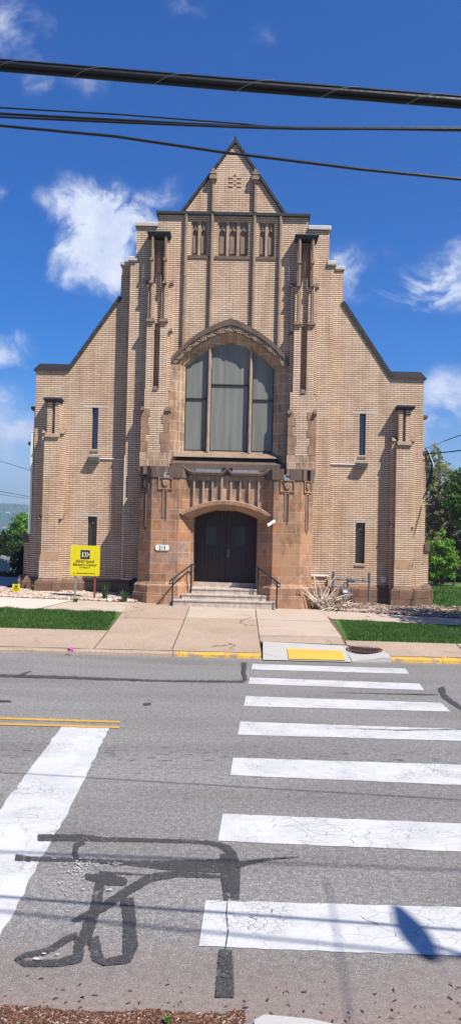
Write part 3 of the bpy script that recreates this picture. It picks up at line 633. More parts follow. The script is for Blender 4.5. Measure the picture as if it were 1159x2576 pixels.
# the twin-shafted piers
def pier(s_):
    def e(mb, a, c, y0, y1, z0, z1): bx(mb, *(sorted((s_ * a, s_ * c))), y0, y1, z0, z1)
    b = MB()
    e(b, 1.765, 2.087, 22.86, 22.999, 6.59, 9.78); e(b, 2.27, 2.565, 22.86, 22.999, 6.59, 9.78)
    for a, c in ((2.27, 2.485), (1.875, 2.087)):
        e(b, a + .001, c - .001, 22.70, 22.859, 6.59, 8.60)
        e(b, a + .015, c - .13, 22.74, 22.859, 8.60, 9.76); e(b, c - .045, c - .015, 22.76, 22.859, 8.60, 9.76)
    e(b, 1.80, 2.50, 22.695, 22.999, 5.99, 6.589)
    e(b, 2.088, 2.269, 22.87, 22.999, 8.60, 10.04)
    e(b, 2.34, 2.43, 22.80, 22.999, 9.80, 11.17); e(b, 1.945, 2.035, 22.80, 22.999, 9.80, 11.17)
    p = b.build('pier', 'brick', church)
    b = MB(); e(b, 1.77, 2.56, 22.668, 22.999, 4.71, 5.989); b.build('brick_infill', 'brick', p)
    r = random.Random(11)
    for side in (0, 1):
        b = MB(); z = 4.72; k = 0
        while z < 5.97:
            h = min(r.choice((.22, .27, .30)), 5.988 - z); w = (.16, .26)[(k + side) % 2] if k % 3 else .22
            if side: e(b, 2.58 - w, 2.58, 22.655, 22.997, z + .004, z + h - .004)
            else: e(b, 1.75, 1.75 + w, 22.655, 22.997, z + .004, z + h - .004)
            z += h; k += 1
        b.build('quoin', 'stone_orange', p)
    b = MB(); e(b, 1.74, 2.59, 22.64, 22.998, 4.1, 4.709); b.build('base_block', 'ashlar_tan', p)
    for c_ in (2.385, 1.99):
        b = MB()
        b.tube([(C + s_ * c_, 22.70, 9.80), (C + s_ * c_, 22.70, 11.19)], .042, 8)
        b.tube([(C + s_ * c_, 22.755, 8.66), (C + s_ * c_, 22.755, 9.78)], .040, 8)
        e(b, c_ - .06, c_ + .06, 22.63, 22.80, 9.735, 9.80); e(b, c_ - .055, c_ + .055, 22.64, 22.76, 10.42, 10.50)
        e(b, c_ - .125, c_ + .115, 22.62, 22.86, 8.585, 8.665)
        b.build('shaft', 'stone_rib', p)
    b = MB(); q = lambda i, y, z: [(C + x, y, z) for x in (0,)]
    u0, u1 = sorted((s_ * 1.84, s_ * 2.55))
    Q = lambda e_, y, z: [(C + u0 - e_, y, z), (C + u1 + e_, y, z), (C + u1 + e_, 23.06, z), (C + u0 - e_, 23.06, z)]
    b.hexa(Q(-.03, 22.66, 11.16), Q(.0, 22.60, 11.25)); b.hexa(Q(.0, 22.60, 11.25), Q(-.02, 22.66, 11.31)); b.build('cap', 'coping_dark', p)
    b = MB(); e(b, 2.11, 2.27, 22.93, 22.999, 10.05, 11.12)
    l = b.build('lancet_panel', 'stone_orange', p)
    b = MB(); A_, B_ = arch(.075, 10.78, 10.92, 5, .02), arch(.048, 10.78, 10.87, 5, .02)
    b.prism(U([(s_ * 2.19 + x, z) for x, z in A_] + [(s_ * 2.19 + x, z) for x, z in B_[::-1]]), 22.88, 22.929); bx(b, s_ * 2.19 - .012, s_ * 2.19 + .012, 22.89, 22.929, 10.93, 11.10); b.build('arch_head', 'stone_rib', l)
    for (a, c, z0, y) in ((2.50, 2.60, 9.76, 22.80), (1.74, 1.85, 9.78, 22.80), (2.49, 2.60, 5.93, 22.56), (1.72, 1.87, 5.93, 22.60), (2.10, 2.26, 6.56, 22.66), (1.74, 1.84, 8.34, 22.79)):
        b = MB(); u0, u1 = sorted((s_ * a, s_ * c)); b.hexa([(C + u0, y, z0), (C + u1, y, z0), (C + u1, 23.01, z0), (C + u0, 23.01, z0)], [(C + u0 + .02, y + .1, z0 + .13), (C + u1 - .02, y + .1, z0 + .13), (C + u1 - .02, 23.01, z0 + .15), (C + u0 + .02, 23.01, z0 + .15)])
        b.build('offset_stone', 'stone_dark', p)
pier(-1); pier(1)
# outer corner buttresses
def corner(s_):
    def e(mb, a, c, y0, y1, z0, z1): bx(mb, *(sorted((s_ * a, s_ * c))), y0, y1, z0, z1)
    b = MB(); yf = 23.0
    e(b, 5.03, 5.50, yf, YA + .01, .3, 5.12); e(b, 4.92, 5.029, yf + .13, YA + .01, .3, 5.25); e(b, 5.501, 5.60, yf + .13, YA + .01, .3, 5.25)
    e(b, 5.10, 5.22, yf + .08, YA + .01, 5.12, 6.22); e(b, 5.31, 5.46, yf + .10, YA + .01, 5.12, 6.22); e(b, 5.221, 5.309, yf + .23, YA + .01, 5.12, 6.22)
    p = b.build('buttress', 'brick', church)
    b = MB(); u0, u1 = sorted((s_ * 5.04, s_ * 5.56))
    Q = lambda e_, y, z: [(C + u0 - e_, y, z), (C + u1 + e_, y, z), (C + u1 + e_, 23.35, z), (C + u0 - e_, 23.35, z)]
    b.hexa(Q(-.03, yf + .02, 6.20), Q(.02, yf - .03, 6.28)); b.hexa(Q(.02, yf - .03, 6.28), Q(0, yf + .1, 6.33)); b.build('cap', 'coping_dark', p)
    for a, c, z0, y, h in ((5.05, 5.48, 5.12, yf - .06, .12), (4.92, 5.035, 5.25, yf + .08, .12), (5.49, 5.6, 5.25, yf + .08, .12), (4.91, 5.02, 2.68, yf + .06, .12), (5.51, 5.62, 2.68, yf + .06, .12)):
        b = MB(); u0, u1 = sorted((s_ * a, s_ * c)); b.hexa([(C + u0, y, z0), (C + u1, y, z0), (C + u1, 23.33, z0), (C + u0, 23.33, z0)], [(C + u0, y + .12, z0 + h), (C + u1, y + .12, z0 + h), (C + u1, 23.33, z0 + h + .03), (C + u0, 23.33, z0 + h + .03)])
        b.build('offset_stone', 'stone_rib', p)
    b = MB(); u0, u1 = sorted((s_ * 5.0, s_ * 5.53))
    b.hexa([(C + u0, yf - .09, 1.42), (C + u1, yf - .09, 1.42), (C + u1, YA, 1.42), (C + u0, YA, 1.42)], [(C + u0 + .03, yf - .01, 1.68), (C + u1 - .03, yf - .01, 1.68), (C + u1 - .03, YA, 1.68), (C + u0 + .03, YA, 1.68)]); b.build('offset_block', 'stone_orange', p)
    b = MB(); e(b, 5.005, 5.525, yf - .085, YA + .02, .3, 1.419); b.build('lower_brickwork', 'brick', p)
    # side buttress turned outwards
    b = MB(); e(b, 5.89, 6.02, 23.75, 24.4, .2, 6.05); e(b, 5.89, 6.10, 23.76, 24.39, .2, 4.95); e(b, 5.89, 6.22, 23.77, 24.38, .2, 1.95)
    e(b, 5.901, 6.02, 23.45, 23.749, .2, 1.55)
    p = b.build('side_buttress', 'brick', church)
    for q_ in ((5.89, 6.12, 23.72, 24.43, 6.05, 6.15), (6.02, 6.17, 23.72, 24.43, 4.95, 5.05), (6.10, 6.26, 23.72, 24.43, 1.95, 2.2)): b = MB(); e(b, *q_); b.build('offset_stone', 'stone_dark', p)
    b = MB(); Qp = lambda e_, z: [(C + x, y, z) for x, y in ((sorted((s_ * 5.88, s_ * (6.25 + e_)))[0], 23.70 - e_), (sorted((s_ * 5.88, s_ * (6.25 + e_)))[1], 23.70 - e_), (sorted((s_ * 5.88, s_ * (6.25 + e_)))[1], 24.45), (sorted((s_ * 5.88, s_ * (6.25 + e_)))[0], 24.45))]
    b.hexa(Qp(.09, -.2), Qp(.09, .78)); b.hexa(Qp(.09, .78), Qp(0, .95)); 
    Qs = lambda e_, z: [(C + x, y, z) for x, y in ((sorted((s_ * 5.905, s_ * (6.04 + e_)))[0], 23.40 - e_), (sorted((s_ * 5.905, s_ * (6.04 + e_)))[1], 23.40 - e_), (sorted((s_ * 5.905, s_ * (6.04 + e_)))[1], 23.60), (sorted((s_ * 5.905, s_ * (6.04 + e_)))[0], 23.60))]
    b.hexa(Qs(.09, -.2), Qs(.09, .76)); b.hexa(Qs(.09, .76), Qs(0, .93)); b.build('plinth', 'plinth', p)
corner(-1); corner(1)
b = MB(); xd0, xd1 = at(75, 1240, 23.45).x, at(81.5, 1240, 23.45).x; b.box(xd0, xd1, 23.42, 23.5, 2.2, at(80, 1087, 23.45).z); b.box(xd0 - .02, C - 5.89, 23.41, 23.52, at(80, 1087, 23.45).z + .002, at(80, 1087, 23.45).z + .07); b.build('downspout', 'cream_paint', church)
b = MB(); bx(b, -6.22, -5.88, 24.6, 26.0, .0, 5.42); b.build('side_bay', 'brick', church)
# front plinths
for s_ in (-1, 1):
    f = lambda a, c: tuple(sorted((s_ * a, s_ * c)))
    for args in ((*f(3.07, 4.92), YA, YA + .2, .1, .86, .11, (0, 0)), (*f(2.45, 3.06), YB, YB + .2, .1, .88, .10, (1 if s_ < 0 else 0, 0 if s_ < 0 else 1)), (*f(5.0, 5.53), 22.915, YA + .1, .1, .875, .10), (*f(4.80, 5.90), YA - .16, YA + .1, .1, .865, .06, (1, 1))):
        b = MB(); plinth(b, *args); b.build('plinth', 'plinth', church)
# ---- the great window
win = MB(); bx(win, -1.7, 1.7, 23.30, 23.32, 4.4, 8.7)
g_out = [(-1.335, 4.84), (1.335, 4.84)] + arch(1.335, 7.36, 8.12, bulge=.13)
window = MB().prism(U([(-1.5, 4.45), (1.5, 4.45)] + arch(1.5, 7.4, 8.35, bulge=.13)), 23.30, 23.311).build('great_window', 'glazing', church)
# splayed jamb and arch: rings from the wall face back to the glass
def archring(hw, zb, zs, za, bl, y): return [(C + x, y, z) for x, z in [(-hw, zb), (hw, zb)] + arch(hw, zs, za, 10, bl)]
rings = [archring(1.66, 4.44, 7.45, 8.62, .18, 22.99), archring(1.60, 4.5, 7.44, 8.55, .17, 22.99), archring(1.56, 4.55, 7.43, 8.49, .17, 23.06), archring(1.50, 4.62, 7.42, 8.42, .16, 23.06), archring(1.44, 4.68, 7.40, 8.33, .15, 23.15), archring(1.40, 4.72, 7.39, 8.27, .14, 23.15), archring(1.34, 4.80, 7.37, 8.16, .13, 23.26), archring(1.335, 4.82, 7.36, 8.14, .13, 23.305)]
b = MB(); m = len(rings[0]); b.v = [Vector(p) for R_ in rings for p in R_]
for k in range(len(rings) - 1):
    for i in range(1, m): b.f.append((k * m + i, k * m + (i + 1) % m, (k + 1) * m + (i + 1) % m, (k + 1) * m + i))
b.build('arch_surround', 'ashlar_tan', window)
def bandring(hi, ho, y0, y1, mat, name, mb=None):
    (a, az, aa, ab), (c, cz, ca, cb) = hi, ho
    P = arch(c, cz, ca, 12, cb) + arch(a, az, aa, 12, ab)[::-1]
    (mb or MB()).prism(U(P), y0, y1).build(name, mat, window)
bandring((1.59, 7.44, 8.42, .17), (1.76, 7.44, 8.62, .185), 22.95, 23.02, 'stone_rib', 'carved_band')
bandring((1.755, 7.42, 8.615, .185), (1.88, 7.42, 8.80, .20), 22.90, 23.02, 'stone_dark', 'hood_mould')
b = MB()     # carved roundels and vine along the band
A_ = arch(1.675, 7.42, 8.52, 40, .178); N_ = len(A_)
for i in range(2, N_ - 2, 11):
    x, z = A_[i]
    b.add([(C + x + r_ * math.cos(t_ * PI / 6), y_, z + r_ * math.sin(t_ * PI / 6)) for r_, y_ in ((.085, 22.951), (.085, 22.925), (.062, 22.925), (.062, 22.945)) for t_ in range(12)], [(k * 12 + j, k * 12 + (j + 1) % 12, (k + 1) * 12 + (j + 1) % 12, (k + 1) * 12 + j) for k in range(3) for j in range(12)])
    bx(b, x - .05, x + .05, 22.925, 22.949, z - .012, z + .012); bx(b, x - .012, x + .012, 22.923, 22.9495, z - .05, z + .05)
vine = []
for i in range(2, N_ - 2):
    x, z = A_[i]; o = .045 * math.sin(i * 1.15); vine.append((C + x + o * .6 * (1 if x > 0 else -1), 22.94, z + o))
b.tube(vine, .013, 5); b.build('carving', 'stone_tan', window)
for s_ in (-1, 1):      # stone jamb blocks down both sides
    b = MB(); u0, u1 = sorted((s_ * 1.60, s_ * 1.79)); bx(b, u0, u1, 22.975, 23.02, 4.4, 7.44); b.build('jamb', 'ashlar_tan', window)
for u in (-.62, .63):
    b = MB()
    pts = [(-.055, .05), (-.055, -.01), (-.02, -.10), (.02, -.10), (.055, -.01), (.055, .05)]
    zt = 8.02
    for z0, z1 in ((4.8, 6.3), (6.306, zt)): b.loft([[(C + u + x, 23.24 + y, z) for x, y in pts] for z in (z0, z1)])
    b.build('mullion', 'stone_tan', window)
b = MB()
for u0, u1, z in ((-1.335, -.68, 6.42), (-.56, .57, 6.86), (.69, 1.335, 6.42)):
    bx(b, u0, u1, 23.265, 23.299, z - .022, z + .022)
for u0, u1 in ((-1.335, -.675), (-.565, .575), (.685, 1.335)): bx(b, u0, u1, 23.27, 23.2985, 4.82, 4.87)
for u in (-1.325, -.69, -.555, .565, .70, 1.325): bx(b, u - .011, u + .011, 23.272, 23.298, 4.871, 7.36)
b.build('frame', 'frame_dark', window)
b = MB(); b.hexa([(C - 1.62, 22.90, 4.62), (C + 1.62, 22.90, 4.62), (C + 1.62, 23.3, 4.62), (C - 1.62, 23.3, 4.62)], [(C - 1.62, 22.93, 4.66), (C + 1.62, 22.93, 4.66), (C + 1.62, 23.28, 4.84), (C - 1.62, 23.28, 4.84)])
b.build('sill', 'stone_rib', window)
b = MB(); b.hexa([(C - 1.66, 22.80, 4.0), (C + 1.66, 22.80, 4.0), (C + 1.66, 23.2, 4.0), (C - 1.66, 23.2, 4.0)], [(C - 1.66, 22.80, 4.42), (C + 1.66, 22.80, 4.42), (C + 1.64, 23.2, 4.62), (C - 1.64, 23.2, 4.62)])
b.build('sill_course', 'stone_dark', window)
# ---- the porch
YT, YP = 21.5, 21.86
def turret_ring(s_, e, z):   # half octagon, e = flare
    P = [(.98 - e * .4, YP), (1.32 - e * .4, YT - e), (2.08 + e * .4, YT - e), (2.45 + e, YP - e * .4), (2.45 + e, 22.9), (.98 - e * .4, 22.9)]
    P = [(C + s_ * x, y, z) for x, y in P]; return P if s_ > 0 else P[::-1]
pb = MB().prism(U([(-1.0, 3.02), (1.0, 3.02), (1.0, 4.05), (-1.0, 4.05)]), YP - .06, 22.7, [])
porch = pb.build('porch', 'ashlar_tan', church)
for s_ in (-1, 1):
    b = MB(); b.loft([turret_ring(s_, 0, .95), turret_ring(s_, 0, 3.89)]); t = b.build('turret', 'ashlar', porch)
    # merlons around the top with gaps over each face
    def merl(a, c, y0, y1, z0=3.892, z1=4.20):
        b = MB(); u0, u1 = sorted((s_ * a, s_ * c)); bx(b, u0, u1, y0, y1, z0, z1); b.build('merlon', 'stone_dark', porch)
    merl(1.27, 1.60, YT - .03, YT + .2); merl(1.76, 2.10, YT - .03, YT + .2)
    def slantm(p, q, a, c, z0=3.892, z1=4.20, th=.18):
        P, Q = Vector(p), Vector(q); d = Q - P; n_ = Vector((d.y, -d.x)).normalized(); n_ = n_ if n_.y > 0 else -n_
        A, B = P + d * a - n_ * .03, P + d * c - n_ * .03
        pts = [(A.x, A.y), (B.x, B.y), (B.x + n_.x * th, B.y + n_.y * th), (A.x + n_.x * th, A.y + n_.y * th)]
        b = MB(); b.slab([(C + s_ * x, y) for x, y in pts], z0, z1); b.build('merlon', 'stone_dark', porch)
    slantm((2.10, YT), (2.45, YP), .05, .36); slantm((2.10, YT), (2.45, YP), .68, 1.0); slantm((1.32, YT), (.98, YP), .12, .98, z1=4.16)
    merl(2.30, 2.46, YP + .12, 22.66, z1=4.19)
    b = MB(); u0, u1 = sorted((s_ * 1.60, s_ * 1.76)); b.hexa([(C + u0, YT - .05, 3.87), (C + u1, YT - .05, 3.87), (C + u1, YT + .3, 3.87), (C + u0, YT + .3, 3.87)], [(C + u0, YT - .05, 3.93), (C + u1, YT - .05, 3.93), (C + u1, YT + .3, 4.06), (C + u0, YT + .3, 4.06)])
    b.build('flashing', 'flashing', porch)
    # plinth flaring out
    b = MB(); b.loft([turret_ring(s_, .13, .1), turret_ring(s_, .13, .66), turret_ring(s_, .10, .67), turret_ring(s_, .10, .86), turret_ring(s_, .0, .985)]); b.build('turret_base', 'ashlar', porch)
    # shields with their sunk squares, arrow slots below, on front and outer slanted face
    for face in ('front', 'slant'):
        if face == 'front': o_, du, dn = Vector((C + s_ * 1.70, YT, 0)), Vector((1, 0, 0)), Vector((0, -1, 0))
        else:
            o_ = Vector((C + s_ * 2.275, (YT + YP) / 2 + .0, 0)); du = Vector((.35, .36 * s_, 0)).normalized(); dn = Vector((s_ * .36, -.35, 0)).normalized()
        wd = .17 if face == 'front' else .13
        T_ = lambda x, h, z: o_ + du * x + dn * h + Vector((0, 0, z))
        def blk(mb, x0, x1, h0, h1, z0, z1): mb.hexa([T_(x0, h1, z0), T_(x1, h1, z0), T_(x1, h0, z0), T_(x0, h0, z0)], [T_(x0, h1, z1), T_(x1, h1, z1), T_(x1, h0, z1), T_(x0, h0, z1)])
        b = MB()
        for (x0, x1, z0, z1) in ((-wd - .03, wd + .03, 3.55, 3.585), (-wd - .03, -wd, 3.586, 3.885), (wd, wd + .03, 3.586, 3.885), (-wd + .001, wd - .001, 3.86, 3.885)): blk(b, x0, x1, -.02, .035, z0, z1)
        b.build('shield_frame', 'stone_dark' if s_ < 0 and face == 'slant' else 'stone_orange', porch)
        b = MB(); k_ = wd * .62; sh = [(-k_, 3.82), (-k_ * .5, 3.80), (0, 3.83), (k_ * .5, 3.80), (k_, 3.82), (k_ * .95, 3.72), (k_ * .6, 3.65), (0, 3.61), (-k_ * .6, 3.65), (-k_ * .95, 3.72)]
        b.loft([[T_(x, .001, z) for x, z in sh], [T_(x, .025, z) for x, z in sh], [T_(x * .7, .045, 3.72 + (z - 3.72) * .7) for x, z in sh]]); b.build('shield', 'stone_orange', porch)
        zb = 2.62 if face == 'front' else 2.35
        b = MB(); blk(b, -.035, .035, -.03, .003, zb + .12, 3.50); b.add([T_(-.035, .003, zb + .12), T_(.035, .003, zb + .12), T_(.02, .003, zb)], [(0, 1, 2)]); b.build('slot', M['stone_dark'], porch)
        b = MB(); blk(b, -.075, -.037, -.02, .022, zb + .15, 3.50); blk(b, .037, .060, -.02, .022, zb + .15, 3.50); blk(b, -.075, .060, -.02, .022, 3.501, 3.53); b.build('slot_frame', 'stone_orange', porch)
# panelled front between turrets
NP = 9
for k in range(NP + 1):
    u = -1.17 + k * 2.34 / NP
    if abs(u) > 1.19: continue
    zb = 3.27 - .30 * (u / 1.25) ** 2
    b = MB(); bx(b, u - .026, u + .026, YP - .17, YP - .061, zb, 3.98); b.build('panel_rib', 'stone_tan', porch)
b = MB()
for k in range(NP):
    u = -1.17 + (k + .5) * 2.34 / NP; w = 1.17 / NP - .028
    ol = [(u - w, 3.995), (u - w, 3.80)] + [(u - w * math.cos(PI * i / 6), 3.80 + .06 * math.sin(PI * i / 6)) for i in range(1, 6)] + [(u + w, 3.80), (u + w, 3.995)]
    b = MB(); b.prism(U(ol[::-1]), YP - .12, YP - .062); b.build('panel_head', 'stone_tan', porch)
b = MB(); bx(b, -1.22, 1.22, YP - .09, YP - .058, 3.0, 3.98) if False else None
# jambs and lintel wall around the doorway
b = MB()
ah = lambda hw, zs, rise, n=12: [(hw * math.cos(PI * i / n * 1.0), zs + rise * math.sin(PI * i / n)) for i in range(n + 1)]
front = U([(-1.30, 2.80), (-.98, 2.80)] + ah(.98, 2.66, .37)[::-1][1:-1] + [(.98, 2.80), (1.30, 2.80), (1.30, 4.0), (-1.30, 4.0)])
front = U([(1.28, 3.99), (-1.28, 3.99), (-1.28, 2.95), (-.99, 2.75)] + [(x, z) for x, z in ah(.985, 2.70, .335)[::-1]][1:-1] + [(.99, 2.75), (1.28, 2.95)])
MB().prism(front, YP - .085, YP + .3).build('panel_backing', 'ashlar_tan', porch)
b = MB()     # hood over the arch
def seg(hw, zs, zt, n=16): return [(hw * (1 - 2 * i / n), zs + (zt - zs) * (1 - (1 - 2 * i / n) ** 2)) for i in range(n + 1)]
for (o0, o1, i0, i1, y0) in ((1.27, 2.93, 1.13, 2.84, YP - .36), ):
    O = seg(1.27, 2.90, 3.27); I = seg(1.22, 2.85, 3.17); I2 = seg(.99, 2.74, 3.035)
    n = len(O); vs = [(C + x, YP - .36, z) for x, z in O] + [(C + x, YP - .36, z) for x, z in I] + [(C + x, YP - .10, z) for x, z in I2] + [(C + x, YP + .5, z) for x, z in I2] + [(C + x, YP + .02, z + .06) for x, z in O]
    fs = []
    for r_ in range(3): fs += [(r_ * n + i, r_ * n + i + 1, (r_ + 1) * n + i + 1, (r_ + 1) * n + i) for i in range(n - 1)]
    fs += [(4 * n + i, 4 * n + i + 1, i + 1, i) for i in range(n - 1)]
    b.add(vs, fs)
b.build('door_hood', 'stone_orange', porch)
for s_ in (-1, 1):
    b = MB(); u0, u1 = sorted((s_ * .905, s_ * 1.02)); bx(b, u0, u1, YP + .005, 22.75, .3, 3.05)
    b.build('door_jamb', 'ashlar', porch)
# coping with its flared ends and centre point
b = MB(); prof = []
for i in range(41):
    u = -1.24 + 2.48 * i / 40; a = abs(u)
    z = 3.985 + (.17 * ((a - .92) / .32) ** 1.6 if a > .92 else 0) + (.15 * (1 - a / .16) ** 1.6 if a < .16 else 0)
    prof.append((u, z))
rows = [[(C + u, YP - .26, z), (C + u, YP - .28, z + .07), (C + u, YP - .1, z + .12), (C + u, YP + .3, z + .10), (C + u, YP + .3, z - .03)] for u, z in prof]
b.loft(rows); b.build('porch_coping', 'stone_dark', porch)
b = MB(); bx(b, -.88, .88, YP - .02, YP + .03, 4.08, 4.17); bx(b, -1.1, 1.1, YP + .05, 22.7, 4.06, 4.12); b.build('flashing', 'flashing', porch)
b = MB(); bx(b, -.14, .16, YP - .04, YP + .2, 4.12, 4.22); b.build('scupper', 'black', porch)
b = MB(); bx(b, -2.44, -1.0, 21.92, 22.68, 3.893, 3.96); bx(b, 1.0, 2.44, 21.92, 22.68, 3.893, 3.96); b.build('porch_roof', 'metal_brown', porch)
# doors
archd = [(-.905, .93), (.905, .93)] + seg(.905, 2.76, 3.05, 12)
for s_ in (-1, 1):
    P = [(x, z) for x, z in archd if x * s_ >= -1e-6]
    P = ([(0.004 * s_, .94)] + sorted([p for p in P if p[0] * s_ > .01], key=lambda p: (p[1] if abs(p[0]) > .9 else 5 - abs(p[0]))) + [(0.004 * s_, 3.05)])
    ly = [(.006, .94), (.90, .94), (.90, 2.76)] + [(x, z) for x, z in seg(.905, 2.76, 3.05, 12) if .01 < x < .9] + [(.006, 3.05)]
    hole = [(.27, 2.0), (.58, 2.0), (.58, 2.56), (.27, 2.56)]
    d = MB().prism(U([(s_ * x, z) for x, z in ly]), 22.60, 22.66, [U([(s_ * x, z) for x, z in hole])]).build('door', 'door', church)
    b = MB(); u0, u1 = sorted((s_ * .27, s_ * .58)); bx(b, u0, u1, 22.63, 22.64, 2.0, 2.56); b.build('door_pane', 'door_glass', d)
    b = MB().prism(rect(u0 - .03, u1 + .03, 1.97, 2.59), 22.585, 22.605, [rect(u0, u1, 2.0, 2.56)]); b.build('pane_frame', 'frame_dark', d)
    b = MB(); bx(b, s_ * .09 - .035, s_ * .09 + .035, 22.575, 22.60, 1.68, 2.02) if s_ < 0 else bx(b, .05, .12, 22.575, 22.60, 1.66, 1.9)
    b.tube([(C + s_ * .085, 22.59, 1.72), (C + s_ * .085, 22.53, 1.74), (C + s_ * .085, 22.53, 1.90), (C + s_ * .085, 22.59, 1.92)], .012, 6)
    if s_ > 0: b.ball((C + .06, 22.57, 2.02), .018)
    b.build('handle', 'iron' if s_ < 0 else 'grey_paint', d)
# steps
for (u, y0, zt, j) in ((1.40, 21.10, .52, 0), (1.17, 21.42, .655, .1), (.93, 21.78, .80, -.05)):
    b = MB(); bx(b, -u, u, y0, 22.7 if u < 1 else 21.95, .1 if u > 1 else .3, zt - .035); bx(b, -u - .012, u + .012, y0 - .02, 22.69 if u < 1 else 21.94, zt - .034, zt); b.build('step', 'steps', church)
b = MB(); bx(b, -.90, .46, 22.42, 22.7, .801, .93); bx(b, .464, .90, 22.44, 22.7, .801, .925)
b.build('threshold', 'steps', church)
# conduits on the brickwork
b = MB(); b.tube([(C - 3.075, 22.985, 4.62), (C - 3.075, 22.985, .92)], .011, 6); b.tube([(C - 3.08, 22.97, .93), (C - 2.46, 22.97, .93)], .018, 6)
b.build('conduit', 'white_metal', church)
b = MB(); b.tube([(C + 2.46, 22.96, 1.18), (C + 3.0, 22.96, 1.17), (C + 3.05, 22.97, 1.17)], .022, 6); b.build('conduit', 'white_metal', church)
b = MB()
for k in range(3): b.tube([(C - 2.72 + .11 * math.cos(a * .5) + .03 * k, 22.9, .82 + (.10 + .02 * k) * math.sin(a * .5)) for a in range(14)], .012, 5)
b.build('hose_coil', 'black', church)
# electrical service on the right corner
b = MB(); X0 = C + 5.97
b.tube([(X0 + .02, 23.5, 5.10), (X0 + .10, 23.5, 5.02), (X0 + .22, 23.48, 4.62), (X0 + .24, 23.48, 4.2), (X0 + .26, 23.5, 3.95)], .018, 6)
for k in range(5):
    r = random.Random(k); b.tube([(X0 + .03 + .02 * k, 23.46, 5.0 - .1 * k), (X0 + .02 + .04 * k, 23.4, 4.5), (X0 + .06 + .05 * k + r.uniform(-.03, .03), 23.4, 4.15), (X0 + .20 - .03 * k, 23.42, 3.98), (X0 + .25, 23.42, 4.2 + .1 * k)], .013, 5)
b.tube([(X0 + .22, 23.45, 3.95), (X0 + .12, 23.45, 3.85), (X0 - .02, 23.5, 3.55)], .018, 5); b.tube([(X0 + .12, 23.45, 3.95), (X0 + .05, 23.45, 3.75), (X0 + .22, 23.45, 3.65), (X0 + .0, 23.5, 3.45)], .014, 5)
b.build('service_cable', 'black_wire', church)
b = MB(); b.tube([(X0 + .12, 23.46, 5.0), (X0 + .24, 23.46, 4.72), (X0 + .31, 23.46, 4.5)], .014, 6); b.build('service_head', 'white_metal', church)
# ------------------------------------------------------------------ things fixed to the church
def flood(s_, lab):
    xc, zc = (C - 4.05, 4.53) if s_ < 0 else (C + 4.05, 4.53)
    t = thing('floodlight', (xc, YA, zc), lab, 'floodlight', 'floodlights on the church front')
    b = MB(); b.hexa([(xc - .15, YA - .17, zc - .10), (xc + .15, YA - .17, zc - .10), (xc + .16, YA - .005, zc - .10), (xc - .16, YA - .005, zc - .10)], [(xc - .17, YA - .23, zc + .05), (xc + .17, YA - .23, zc + .05), (xc + .17, YA - .005, zc + .09), (xc - .17, YA - .005, zc + .09)]); b.build('housing', 'lamp_grey', t)
    b = MB(); b.hexa([(xc - .115, YA - .185, zc - .075), (xc + .115, YA - .185, zc - .075), (xc + .115, YA - .16, zc - .075), (xc - .115, YA - .16, zc - .075)], [(xc - .13, YA - .232, zc + .035), (xc + .13, YA - .232, zc + .035), (xc + .13, YA - .2, zc + .035), (xc - .13, YA - .2, zc + .035)]); b.build('lens', 'lamp_glass', t)
    x2 = C + s_ * 3.07; b = MB(); b.tube([(xc - s_ * .165, YA - .03, zc + .01), (x2, YA - .03, zc + .015)], .016, 6); b.build('conduit', 'white_metal', t)
flood(-1, 'grey wall floodlight under the upper slit window left of the porch'); flood(1, 'grey wall floodlight under the upper slit window right of the porch')
t = thing('security_camera', (C + 1.24, 21.6, 2.66), 'small white security camera on the dark side of the right porch turret', 'camera')
b = MB(); p0 = at(690, 1311, 21.52); p1 = at(673, 1322, 21.42); b.tube([p0, p0.lerp(p1, .5)], [.05, .045], 10); b.build('mount', 'white_metal', t)
b = MB(); b.tube([p0.lerp(p1, .4), p1], [.036, .045], 10); b.build('camera_body', 'white_metal', t)
b = MB(); b.tube([p0 + Vector((.0, .02, 0)), p0 + Vector((.03, .16, .01))], .03, 8); b.build('bracket', 'white_metal', t)
t = thing('number_plaque', (C - 1.745, 21.49, 1.93), 'white house number plaque reading 213 on the left porch turret', 'plaque')
b = MB(); xp, zp = C - 1.745, 1.925; P = [(-.155, -.075), (.155, -.075), (.185, -.05), (.185, .05), (.155, .075), (-.155, .075), (-.185, .05), (-.185, -.05)]
b.prism([(xp + x, zp + z) for x, z in P], 21.47, 21.497); b.build('plate', 'white_metal', t)
text('213', .14, xp, 21.467, zp - .048, bold=.002).build('lettering', 'frame_dark', t)
b = MB(); mx, mz_ = C + 4.77, 1.09; b.box(mx - .065, mx + .065, YA - .09, YA - .002, mz_ - .07, mz_ + .07)
mbx = b.build('junction_box', 'cream_paint', label='small cream electrical box on the brick near the right corner buttress', category='electrical box')
ORG[mbx.name] = mbx.location.copy()
b = MB(); b.box(mx - .02, mx + .02, YA - .096, YA - .0905, mz_ - .02, mz_ + .035); b.build('cover', 'lamp_grey', mbx)
b = MB(); b.tube([(mx + .02, YA - .03, mz_ - .07), (mx + .02, YA - .03, .93), (mx, YA - .14, .7), (mx - .03, YA - .15, .42)], .012, 5); b.build('pipe', 'grey_metal', mbx)
